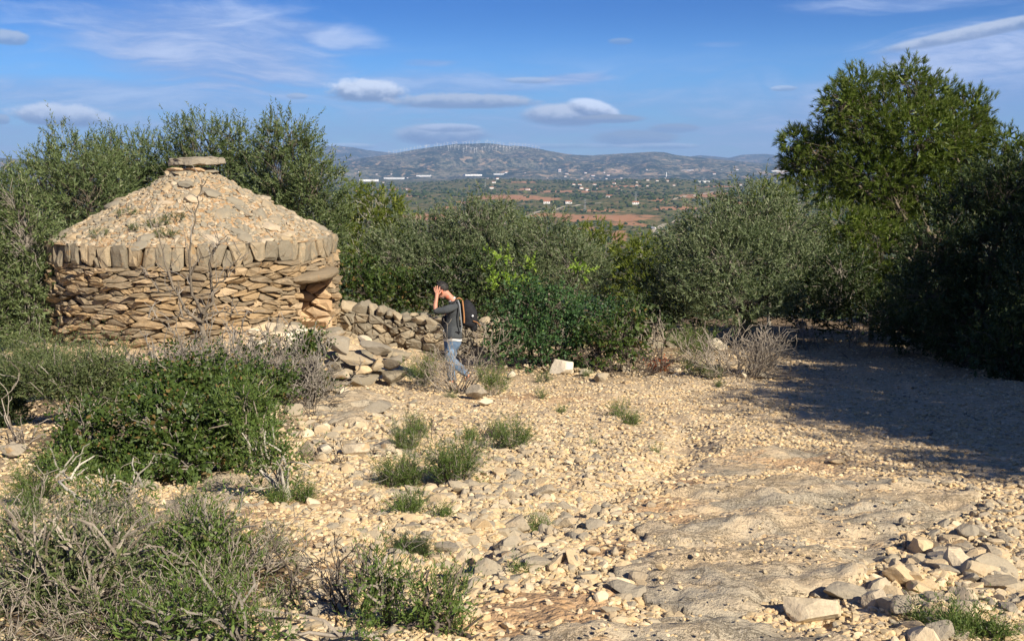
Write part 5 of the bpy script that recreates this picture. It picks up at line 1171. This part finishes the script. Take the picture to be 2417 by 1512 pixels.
# ------------------------------------------------------------------ the valley
def pixel_soil(px, py):
    d = 9.0
    for (a, b, rx, ry) in ((1200, 467, 95, 8), (1290, 470, 40, 4), (1010, 512, 70, 9), (1440, 514, 130, 9), (1300, 508, 70, 6), (1462, 560, 20, 16), (1640, 463, 60, 5), (1690, 457, 40, 4)):
        d = np.minimum(d, np.hypot((px-a)/rx, (py-b)/ry))
    return d
def valley():
    rng = np.random.default_rng(17); protos = []
    for k in range(5):
        V, F = ICO[2]; s = rng.uniform(0, 50); V = V*(1+.38*fbm(V[:, 0]*2+s, V[:, 1]*2, V[:, 2]*2, 3))[:, None]; V = V*[1, 1, .8]+[0, 0, .55]
        me = mesh_np('far_tree_piece', V, F, False); me.materials.append(MATS['far_leaf']); protos.append(me)
    N = 60000; r = np.exp(rng.uniform(math.log(70), math.log(7000), N)); a = rng.uniform(-.62, .62, N); x = r*np.sin(a); y = r*np.cos(a); z = H(x, y)
    yy = y*math.cos(PITCH)-z*math.sin(PITCH); PX = CX+FPX*x/yy; PY = CY-FPX*(z*math.cos(PITCH)+y*math.sin(PITCH))/yy
    d = pixel_soil(PX, PY); patch = fbm(x/170, y/240, 3, 4); keep = ((rng.random(N) < np.clip(.75+patch*1.6, .04, 1)) & ((d > 1.1) | (rng.random(N) < .10))) | (r < 250)
    x, y, z, r = x[keep], y[keep], z[keep], r[keep]; n = len(x)
    s = rng.uniform(1.6, 3.6, n)*np.clip(r/1800, .8, 2.1)*(1+.5*(rng.random(n) < .1))
    scl = np.stack([s, s, s*rng.uniform(.6, 1.0, n)], -1); rot = np.stack([np.zeros(n), np.zeros(n), rng.uniform(0, 6.3, n)], -1)
    scatter('far_trees', np.stack([x, y, z-.2], -1), rot, scl, rng.integers(0, 5, n), protos, 'countless small dark trees and groves across the valley'); print('far trees', n)
    # tracks and roads
    def road(pix, w, label):
        P = [ground_at(*p) for p in pix]; P = np.array([[p.x, p.y] for p in P]); t = np.linspace(0, len(P)-1, len(P)*14); q = np.stack([np.interp(t, np.arange(len(P)), P[:, i]) for i in (0, 1)], -1)
        d = unit(np.gradient(q, axis=0)); nrm = np.stack([-d[:, 1], d[:, 0]], -1); A, B = q+nrm*w/2, q-nrm*w/2
        V = np.vstack([np.column_stack([A, H(A[:, 0], A[:, 1])+.8]), np.column_stack([B, H(B[:, 0], B[:, 1])+.8])]); m = len(q); i = np.arange(m-1)
        tag(add('road', mesh_np('road', V, np.stack([i, i+1, i+1+m, i+m], -1), True), MATS['road']), label, kind='structure')
    road([(1195, 530), (1240, 512), (1270, 500), (1330, 488), (1420, 478)], 9, 'pale dirt road winding between the fields')
    road([(1590, 472), (1640, 462), (1680, 452), (1720, 447)], 12, 'pale dirt road cutting up a red bank')
    road([(1550, 560), (1545, 545), (1560, 535), (1600, 520), (1700, 500), (1900, 478)], 12, 'grey highway passing below the hill')
    road([(1840, 478), (1900, 470), (1960, 466)], 14, 'pale road near the tall pine')
    # houses
    def box(b, x0, y0, z0, x1, y1, z1):
        V = [(x, y, z) for z in (z0, z1) for y in (y0, y1) for x in (x0, x1)]; b.add(V, np.array([[0, 2, 3, 1], [4, 5, 7, 6], [0, 1, 5, 4], [1, 3, 7, 5], [3, 2, 6, 7], [2, 0, 4, 6]]))
    def house(px, py, w, d, h, label, group, flatroof=False, wall='white_wall', windows=3):
        g = ground_at(px, py); 
        if g is None: return
        root = empty('warehouse' if flatroof else 'house', (g.x, g.y, g.z-1), label, 'warehouse' if flatroof else 'house', group, rz=-math.atan2(g.x, g.y)+rng.uniform(-.5, .5))
        b = Buf(); box(b, -w/2, -d/2, 0, w/2, d/2, h+1); add('wall', b.mesh('wall'), MATS[wall], root)
        b = Buf()
        if flatroof: box(b, -w/2-.3, -d/2-.3, h+1.003, w/2+.3, d/2+.3, h+1.6)
        else:
            e = .5; z0 = h+1.003; V = [(-w/2-e, -d/2-e, z0), (w/2+e, -d/2-e, z0), (w/2+e, d/2+e, z0), (-w/2-e, d/2+e, z0), (-w/2-e, 0, z0+d*.25), (w/2+e, 0, z0+d*.25)]
            b.add(V, [[[0, 3, 2, 1], [0, 1, 5, 4], [2, 3, 4, 5]], [[0, 4, 3], [1, 2, 5]]])
        add('roof', b.mesh('roof'), MATS['white_wall' if flatroof else 'tile_roof'], root)
        for k in range(windows):
            b = Buf(); xx = -w/2+w*(k+.5)/windows; box(b, xx-.9, -d/2-.06, h*.35+1, xx+.9, -d/2+.05, h*.75+1); add('window', b.mesh('window'), MATS['dark_window'], root)
    big = [(1883, 437, 75, 30, 8, 'wide white warehouse right of the middle of the valley'), (1000, 417, 120, 50, 12, 'long white industrial hall at the right end of the far factory strip'),
           (930, 423, 150, 50, 12, 'long white industrial hall in the middle of the far factory strip'), (870, 428, 130, 50, 12, 'long white industrial hall at the left end of the far factory strip'), (1115, 415, 150, 45, 11, 'pale industrial hall right of the gap in the factory strip'), (1178, 413, 90, 40, 12, 'white hall at the far right end of the factory strip'),
           (1620, 403, 120, 40, 8, 'long white farm hall on the far right plain'), (1835, 405, 110, 40, 9, 'long white hall by the quarry on the far right'), (1660, 431, 60, 25, 7, 'white hall with a long front on the low ridge')]
    for (px, py, w, d, h, lab) in big: house(px, py, w, d, h, lab, None, True, windows=5)
    for (px, py, lab) in ((1342, 480, 'white house with a red roof in the middle of the near fields'), (1437, 466, 'white farmhouse left of the wooded knoll'), (1500, 482, 'low white farmhouse in the near orchards'), (1290, 480, 'small pale house beside the red field'), (838, 455, 'white house above the young pine by the hut'), (1160, 445, 'white farm building with a long low front')):
        house(px, py, 16, 11, 5, lab, None)
    for i in range(70):
        px = rng.choice([rng.normal(1450, 60), rng.normal(1360, 80), rng.normal(1130, 120), rng.normal(1620, 140), rng.normal(880, 60)]); py = 421+31*rng.random()**1.4 if rng.random() < .75 else rng.uniform(400, 418)
        if px < 760 or px > 1900: continue
        s = rng.uniform(.5, 1.1)*(1.4 if py < 419 else 1)
        if py >= 419: house(px, py, 15*s, 11*s, 5*s, 'small white house among the trees on the wooded rise of the valley', 'white houses on the wooded rise', windows=2)
        else: house(px, py, 17*s, 12*s, 5*s, 'tiny pale house at the foot of the mountain', 'pale houses below the mountain', windows=2)
    # chimney tower
    g = ground_at(1572, 417); root = empty('silo_tower', tuple(g), 'tall pale industrial tower on the low ridge', 'tower'); th = np.linspace(0, 2*math.pi, 13)[:-1]
    add('shaft', tubes([(np.array([[0, 0, -2], [0, 0, 20], [0, 0, 34]]), np.array([4, 3.4, 3.2]))], 12).mesh('shaft', True), MATS['white_wall'], root); add('cap', tubes([(np.array([[0, 0, 34], [0, 0, 36], [0, 0, 37]]), np.array([3.9, 3.9, .1]))], 12).mesh('cap'), MATS['grey_metal'], root)
    # pylons
    for k, px in enumerate((1380, 1145, 1500, 1660)):
        g = ground_at(px, (500, 440, 480, 432)[k]); hh = 30; p = []
        for sx in (-1, 1):
            for sy in (-1, 1): p.append((np.array([[sx*3, sy*3, -1], [sx*.8, sy*.8, hh*.6], [sx*.4, sy*.4, hh]]), np.array([.22, .18, .15])))
        for z in (hh*.66, hh*.8, hh*.93): p.append((np.array([[-6, 0, z], [0, 0, z+.8], [6, 0, z]]), np.array([.12, .25, .12])))
        for z0, z1 in ((0, 5), (5, 10), (10, 15)):
            w0, w1 = 3-2.2*z0/18, 3-2.2*z1/18; p.append((np.array([[-w0, -w0, z0], [w1, -w1, z1]]), np.array([.12, .12]))); p.append((np.array([[w0, w0, z0], [-w1, w1, z1]]), np.array([.12, .12])))
        tag(add('power_pylon', tubes(p, 4).mesh('power_pylon'), MATS['grey_metal'], None, tuple(g)), ['lattice power pylon above the wide red field', 'lattice power pylon on the left of the valley', 'lattice power pylon in front of the near orchards', 'lattice power pylon beside the white hall'][k], 'pylon')
    # white vans
    for k, (px, py) in enumerate(((1541, 541), (1812, 450))):
        g = ground_at(px, py); b = Buf(); root = empty('van', (g.x, g.y, g.z+.8), ['white truck on the highway below the round olive', 'white truck on the road right of the warehouse'][k], 'truck', rz=.8)
        box(b, -1.5, -4, .6, 1.5, 3, 4); add('body', b.mesh('body'), MATS['white_wall'], root); b = Buf(); box(b, -1.4, -5.6, .6, 1.4, -4.003, 3); add('cab', b.mesh('cab'), MATS['white_wall'], root)
        for sx in (-1.55, 1.25):
            for sy in (-4.6, 1.6): add('wheel', tubes([(np.array([[sx, sy, .5], [sx+.3, sy, .5]]), np.array([.5, .5]))], 10).mesh('wheel'), MATS['dark_window'], root)
    # wind turbines on the ridge
    def turb_mesh(k):
        p = [(np.array([[0, 0, -5], [0, 0, 42]]), np.array([1.3, .8])), (np.array([[0, -3, 42], [0, 4, 42]]), np.array([1.8, 1.8]))]
        for q in range(3): a = k+q*2.094; p.append((np.array([[0, -3, 42], [math.sin(a)*9, -3, 42+math.cos(a)*9], [math.sin(a)*20, -3, 42+math.cos(a)*20]]), np.array([1.0, 1.5, .5])))
        m = tubes(p, 5).mesh('wind_turbine'); m.materials.append(MATS['white_wall']); return m
    tm = [turb_mesh(k*.5) for k in range(4)]
    def turb(px, py, group, lab):
        g = ground_at(px, py, 26000)
        if g is None:
            for dy in range(1, 14):
                g = ground_at(px, py+dy, 26000)
                if g is not None: break
        if g is None: return
        o = add('wind_turbine', tm[rng.integers(4)], None, None, (g.x, g.y, g.z)); o.rotation_euler = (0, 0, -math.atan2(g.x, g.y)+.4); tag(o, lab, 'wind turbine', group)
    for i in range(34): turb(1000+i*8.3+rng.normal(0, 2), np.interp(1000+i*8.3, RA[:, 0], RA[:, 1])+rng.uniform(1, 4), 'wind turbines on the mountain crest', 'white wind turbine standing along the crest of the long mountain')
    for i in range(11): turb(920+i*8+rng.normal(0, 1.5), np.interp(920+i*8, RA[:, 0], RA[:, 1])+1, 'wind turbines on the left shoulder', 'tiny white wind turbine on the left shoulder of the mountain')
    for i in range(20): turb(1058+i*8.6+rng.normal(0, 2), rng.uniform(353, 361), 'wind turbines below the crest', 'white wind turbine in the row just below the mountain crest')
leafmat('far_leaf', (.018, .034, .010), (.050, .070, .020), (.10, .11, .04), 0, .9, .1)
flat('road', (.42, .36, .27), .95, .1, .2, .05); flat('white_wall', (.82, .80, .76), .8, .2, .04, 1); flat('tile_roof', (.38, .16, .08), .85, .2, .2, 1); flat('dark_window', (.03, .035, .04), .4, .5, .1, 1); flat('grey_metal', (.42, .43, .44), .5, .5, .1, 2)
valley()
# ------------------------------------------------------------------ the walking man
flat('skin', (.50, .235, .155), .55, .4, .10, 20); flat('sunburnt_skin', (.55, .17, .10), .55, .4, .1, 20); flat('hair', (.022, .019, .017), .6, .4, .4, 60); flat('stubble', (.20, .155, .13), .9, .1, .3, 120)
flat('shirt', (.062, .067, .072), .95, .1, .12, 25); flat('undershirt', (.8, .8, .8), .9, .2, .03, 20); flat('pack_cloth', (.020, .020, .024), .85, .2, .2, 25); flat('black_cloth', (.014, .014, .017), .8, .25, .2, 30)
flat('tan_webbing', (.36, .17, .07), .8, .2, .1, 60); flat('grey_webbing', (.22, .23, .24), .8, .2, .1, 60); flat('leather', (.10, .06, .04), .7, .3, .2, 30); flat('white_print', (.85, .85, .85), .7, .2, .02, 10)
def denim(g):
    P = geopos(g); n = g.noise(P, 7, 5, .65); n2 = g.noise(P, 60, 3, .7); c = g.mix(g.ss(n, .36, .64), (.055, .10, .18), (.17, .25, .37)); c = g.mix(g.m('MULTIPLY', n2, .3), c, (.32, .40, .48))
    return pbsdf(g, c, .95, bump(g, g.m('ADD', n, g.m('MULTIPLY', n2, .3)), .8, .02), .1)
mat('denim', denim)
def skin_mesh(name, verts, edges, radii, sub=2, root=0, warp=0.0):
    me = bpy.data.meshes.new(name); me.from_pydata([tuple(v) for v in verts], edges, []); o = bpy.data.objects.new(name, me); COL.objects.link(o)
    m = o.modifiers.new('skin', 'SKIN'); m.use_smooth_shade = True; m.branch_smoothing = .6
    for i, r in enumerate(radii): o.data.skin_vertices[0].data[i].radius = (r, r) if not isinstance(r, tuple) else r
    o.data.skin_vertices[0].data[root].use_root = True
    s = o.modifiers.new('sub', 'SUBSURF'); s.levels = sub; s.render_levels = sub
    dg = bpy.context.evaluated_depsgraph_get(); ev = o.evaluated_get(dg); out = bpy.data.meshes.new_from_object(ev, depsgraph=dg); bpy.data.objects.remove(o)
    out.name = name
    if warp:
        n = len(out.vertices); c = np.zeros(n*3, np.float32); out.vertices.foreach_get('co', c); c = c.reshape(-1, 3); nn = np.stack([v.normal[:] for v in out.vertices])
        d = fbm(c[:, 0]*9, c[:, 1]*9, c[:, 2]*14, 3)*warp; c = c+nn*d[:, None]; out.vertices.foreach_set('co', c.astype(np.float32).ravel())
    out.polygons.foreach_set('use_smooth', [True]*len(out.polygons)); return out
def chain(*segs):
    """segs: lists of (point, radius); a string key joins to an earlier named point. returns verts, edges, radii"""
    V, E, Rr, name = [], [], [], {}
    for seg in segs:
        prev = None
        for it in seg:
            if isinstance(it, str): prev = name[it]; continue
            p, r = it[0], it[1]; V.append(p); Rr.append(r); i = len(V)-1
            if len(it) > 2: name[it[2]] = i
            if prev is not None: E.append((prev, i))
            prev = i
    return V, E, Rr
def man():
    k = .001537
    def U(zx, zy, lat=0.0): return ((zx-510)*k, lat, (1340-zy)*k)      # side view of the man, metres
    c0 = at(1065, 905, 17.85); gzv = gz(c0.x, 17.85); base = (at(1072, 900, 17.85).x-.03, 17.85, gzv-.03)
    root = empty('person', base, 'man walking left with a hand on his forehead, dark shirt and faded jeans', 'person')
    N, F_ = -1, 1      # near side is -y
    # body: one continuous figure
    V, E, Rr = chain(
        [(U(520, 800), .135, 'pel'), (U(512, 700), .128), (U(508, 600), .140), (U(525, 500), .142, 'chest'), (U(535, 430), .105, 'ches2'), (U(505, 385), .062, 'neck'), (U(465, 345), .062), (U(425, 310), .085, 'hd'), (U(392, 265), .098), (U(372, 235), .07)],
        ['hd', (U(395, 345), .070), (U(382, 385), .045)],
        ['chest', (U(545, 455, N*.15), .068), (U(500, 475, N*.22), .060), (U(420, 500, N*.25), .050), (U(338, 500, N*.24), .044), (U(335, 440, N*.22), .040), (U(347, 375, N*.17), .030), (U(350, 335, N*.14), .036, 'palm'), (U(352, 305, N*.13), .034)],
        ['chest', (U(535, 455, F_*.15), .068), (U(500, 520, F_*.22), .055), (U(465, 590, F_*.23), .046), (U(430, 560, F_*.20), .038), (U(412, 510, F_*.15), .030), (U(415, 480, F_*.13), .038)],
        ['pel', (U(515, 860, N*.08), .092), (U(488, 940, N*.10), .078), (U(478, 1040, N*.10), .066), (U(490, 1160, N*.10), .058), (U(515, 1270, N*.10), .042), (U(505, 1315, N*.10), .040), (U(440, 1335, N*.11), .032)],
        ['pel', (U(530, 860, F_*.08), .092), (U(500, 960, F_*.10), .076), (U(490, 1075, F_*.10), .064), (U(568, 1160, F_*.10), .056), (U(655, 1240, F_*.10), .042), (U(684, 1272, F_*.10), .040), (U(652, 1322, F_*.10), .030)])
    body = add('body', skin_mesh('body', V, E, Rr, 2), MATS['skin'], root)
    # face details: nose, ear, stubble
    V, E, Rr = chain([(U(372, 320, 0), .018), (U(352, 338, 0), .016), (U(356, 350, 0), .012)]); add('nose', skin_mesh('nose', V, E, Rr, 1), MATS['skin'], root)
    V, E, Rr = chain([(U(412, 282, N*.088), .012), (U(404, 295, N*.096), .014), (U(408, 315, N*.094), .011), (U(414, 326, N*.088), .008)]); add('ear', skin_mesh('ear', V, E, Rr, 1), MATS['sunburnt_skin'], root)
    V, E, Rr = chain([(U(412, 282, .088), .012), (U(404, 295, .096), .014), (U(408, 315, .094), .011)]); add('ear', skin_mesh('ear', V, E, Rr, 1), MATS['skin'], root)
    V, E, Rr = chain([(U(415, 345), .060), (U(398, 358), .060), (U(386, 382), .046)]); add('beard', skin_mesh('beard', V, E, Rr, 2, warp=.004), MATS['stubble'], root)
    V, E, Rr = chain([(U(492, 382), .066), (U(468, 352), .065), (U(446, 332), .066)]); add('neck', skin_mesh('neck', V, E, Rr, 2), MATS['sunburnt_skin'], root)
    # hair: a cap over the crown and back of the head, clear of the face
    V, F = ICO[4]; V = V.copy(); hc = np.array(U(396, 268)); ax = np.array([.118, .098, .112]); n_ = 1+.06*fbm(V[:, 0]*5, V[:, 1]*5, V[:, 2]*5, 3)
    k2 = (V[:, 2] > .08-.85*V[:, 0]*1.0) ; W_ = hc+V*ax*n_[:, None]; fk = k2[F].all(1); u_, inv = np.unique(F[fk], return_inverse=True)
    add('hair', mesh_np('hair', W_[u_], inv.reshape(-1, 3), False), MATS['hair'], root)
    V, E, Rr = chain([(U(418, 285, 0), .084), (U(436, 268, 0), .080), (U(428, 240, 0), .072), (U(390, 226, 0), .068), (U(352, 240, 0), .055)]); add('hair', skin_mesh('hair', V, E, Rr, 2, warp=.010), MATS['hair'], root)
    # the raised hand: five separate fingers spread over the forehead
    wy = -.135
    palm = [(352, 335), (354, 310), (362, 292)]
    for i, (bx, by, tx, ty, mx, my, r, ln) in enumerate(((330, 295, 318, 250, 322, 272, .0095, 0), (343, 288, 336, 238, 338, 262, .0100, 0), (358, 286, 356, 232, 355, 258, .0100, 0), (371, 290, 384, 244, 376, 266, .0095, 0), (378, 318, 402, 285, 392, 300, .0110, 1))):
        V, E, Rr = chain([(U(352, 325, wy), .020), (U(bx, by, wy-.004), r*1.25), (U(mx, my, wy+.012), r*1.05), (U(tx, ty, wy+.040), r*.85)])
        add('thumb' if ln else 'finger', skin_mesh('finger', V, E, Rr, 2), MATS['skin'], root)
    # shirt with sleeve pushed to the elbow
    V, E, Rr = chain(
        [(U(517, 815), .150), (U(515, 780), .153), (U(512, 700), .148), (U(508, 600), .160), (U(525, 500), .160, 'chest'), (U(538, 430), .120), (U(512, 392), .080)],
        ['chest', (U(545, 455, N*.15), .086), (U(500, 475, N*.22), .078), (U(420, 498, N*.25), .066), (U(345, 502, N*.242), .060), (U(328, 478, N*.238), .054)],
        ['chest', (U(535, 455, F_*.15), .086), (U(500, 520, F_*.22), .072), (U(465, 590, F_*.23), .062), (U(440, 570, F_*.21), .054)])
    add('shirt', skin_mesh('shirt', V, E, Rr, 2, warp=.012), MATS['shirt'], root)
    def skirt(name, rows_, m):      # an oval sleeve of cloth round the hips with soft folds
        a = np.arange(40)*2*math.pi/40; P_ = []
        for (zx, zy, rx, ry) in rows_:
            c = np.array(U(zx, zy)); f = 1+.035*np.sin(a*5+zy*.02)+.02*np.sin(a*11); P_.append(c+np.stack([np.cos(a)*rx*f, np.sin(a)*ry*f, .012*np.sin(a*3)], -1))
        V = np.vstack(P_); i = np.arange(len(rows_)-1)[:, None]*40; j = np.arange(40)[None]; k_ = (j+1) % 40
        add(name, mesh_np(name, V, np.stack([i+j, i+k_, i+40+k_, i+40+j], -1).reshape(-1, 4), True), MATS[m], root)
    skirt('shirt_hem', [(512, 690, .140, .150), (514, 740, .158, .180), (516, 790, .163, .198), (518, 818, .166, .204), (518, 819, .150, .19)], 'shirt')
    skirt('jeans_seat', [(518, 810, .150, .188), (516, 850, .152, .196), (514, 890, .146, .198), (505, 930, .128, .190), (498, 960, .105, .165)], 'denim')
    skirt('undershirt', [(518, 800, .158, .196), (519, 845, .163, .204), (519, 846, .150, .19)], 'undershirt')
    V, E, Rr = chain([(U(520, 408), .084), (U(508, 392), .072), (U(503, 385), .068)]); add('collar', skin_mesh('collar', V, E, Rr, 2), MATS['undershirt'], root)
    # jeans
    V, E, Rr = chain(
        [(U(520, 800), .150, 'pel'), (U(520, 860), .150, 'hip')],
        ['hip', (U(515, 885, N*.085), .132), (U(490, 950, N*.10), .116), (U(476, 1040, N*.10), .086), (U(490, 1160, N*.10), .078), (U(514, 1265, N*.10), .068), (U(514, 1298, N*.10), .066)],
        ['hip', (U(528, 885, F_*.085), .130), (U(502, 960, F_*.10), .112), (U(488, 1080, F_*.10), .084), (U(565, 1160, F_*.10), .080), (U(655, 1240, F_*.10), .070), (U(675, 1262, F_*.10), .070)])
    add('jeans', skin_mesh('jeans', V, E, Rr, 2, warp=.018), MATS['denim'], root)
    V, E, Rr = chain([(U(520, 1310, N*.10), .046), (U(490, 1325, N*.105), .042), (U(440, 1340, N*.11), .034), (U(415, 1345, N*.11), .022)]); add('shoe', skin_mesh('shoe', V, E, Rr, 2), MATS['leather'], root)
    V, E, Rr = chain([(U(697, 1276, F_*.10), .046), (U(677, 1308, F_*.10), .040), (U(650, 1334, F_*.10), .032), (U(634, 1343, F_*.10), .022)]); add('shoe', skin_mesh('shoe', V, E, Rr, 2), MATS['leather'], root)
    V, F = rock_v(np.random.default_rng(3), 2, 6, .1); add('patch', mesh_np('patch', V*[.03, .012, .02]+U(462, 955, N*.205), F), MATS['black_cloth'], root)
    # backpack, worn high and leaning back
    pk = empty('backpack', base, 'large black backpack with a tan strap and a white emblem on the man', 'backpack')
    V, E, Rr = chain([(U(640, 405, 0), .075), (U(672, 470, 0), .140), (U(700, 560, 0), .165), (U(702, 650, 0), .150), (U(680, 715, 0), .105)])
    add('bag', skin_mesh('bag', V, E, Rr, 2, warp=.014), MATS['pack_cloth'], pk)
    V, E, Rr = chain([(U(745, 660, 0), .075), (U(752, 720, 0), .070), (U(735, 750, 0), .05)]); add('pocket', skin_mesh('pocket', V, E, Rr, 2, warp=.01), MATS['black_cloth'], pk)
    def strap(name, pts, r, m):
        pts = np.array([U(*p) for p in pts]); t = np.linspace(0, 1, len(pts)); tt = np.linspace(0, 1, len(pts)*5); q = np.stack([np.interp(tt, t, pts[:, i]) for i in range(3)], -1)
        add(name, tubes([(q, np.full(len(q), r))], 6).mesh(name, True), MATS[m], pk)
    strap('shoulder_strap', [(580, 395, -.12), (600, 440, -.19), (607, 520, -.205), (615, 600, -.20), (622, 680, -.17), (612, 740, -.165)], .013, 'grey_webbing')
    strap('shoulder_strap', [(560, 392, -.11), (520, 430, -.18), (500, 520, -.19), (480, 600, -.175)], .015, 'black_cloth')
    strap('shoulder_strap', [(560, 392, .11), (520, 430, .18), (500, 520, .19), (480, 600, .175)], .015, 'black_cloth')
    strap('tan_strap', [(628, 400, -.075), (636, 450, -.135), (644, 520, -.160), (648, 580, -.165), (648, 640, -.158)], .014, 'tan_webbing'); strap('top_handle', [(560, 385, -.03), (590, 378, 0), (620, 398, .02)], .012, 'tan_webbing')
    strap('tan_strap', [(745, 620, -.14), (790, 640, -.10), (825, 690, -.03)], .008, 'tan_webbing'); strap('waist_strap', [(610, 740, -.17), (520, 742, -.158), (440, 738, -.08), (410, 735, 0)], .013, 'black_cloth'); strap('waist_strap', [(610, 740, .17), (520, 742, .158), (440, 738, .08), (410, 735, 0)], .013, 'black_cloth')
    for dx, dz in ((1, .25), (-.35, 1), (.7, .8)): 
        c = np.array(U(742, 562, -.168)); d = np.array([dx, 0, dz])*.019; add('emblem', tubes([(np.array([c-d, c, c+d]), np.array([.003, .010, .003]))], 5).mesh('emblem'), MATS['white_print'], pk)
    # pouch on the chest
    po = empty('chest_pouch', base, 'black pouch strapped to the belly of the man with a pale buckle', 'bag')
    V, E, Rr = chain([(U(440, 570, 0), .050), (U(438, 620, 0), .085), (U(440, 690, 0), .085), (U(445, 735, 0), .055)]); add('pouch', skin_mesh('pouch', V, E, Rr, 2, warp=.008), MATS['black_cloth'], po)
    V, F = ICO[2]; add('buckle', mesh_np('buckle', V*[.018, .01, .024]+U(424, 738, -.075), F), MATS['white_print'], po)
man()
# ------------------------------------------------------------------ air
def haze():
    bm = bmesh.new(); bmesh.ops.create_cube(bm, size=1); me = bpy.data.meshes.new('haze'); bm.to_mesh(me); bm.free()
    me.materials.clear(); o = add('haze', me); o.scale = (56000, 56000, 1150); o.location = (0, 0, -140-1+575-15)
    m = bpy.data.materials.new('haze_air'); m.use_nodes = True; g = NT(m.node_tree); out = g.n('ShaderNodeOutputMaterial'); v = g.n('ShaderNodeVolumePrincipled')
    v.inputs['Color'].default_value = (.36, .58, 1, 1); v.inputs['Density'].default_value = 5.4e-5; v.inputs['Anisotropy'].default_value = 0
    g.l(v.outputs[0], out.inputs['Volume']); me.materials.append(m); tag(o, 'thin blue distance haze over the valley', None, kind='stuff')
haze()
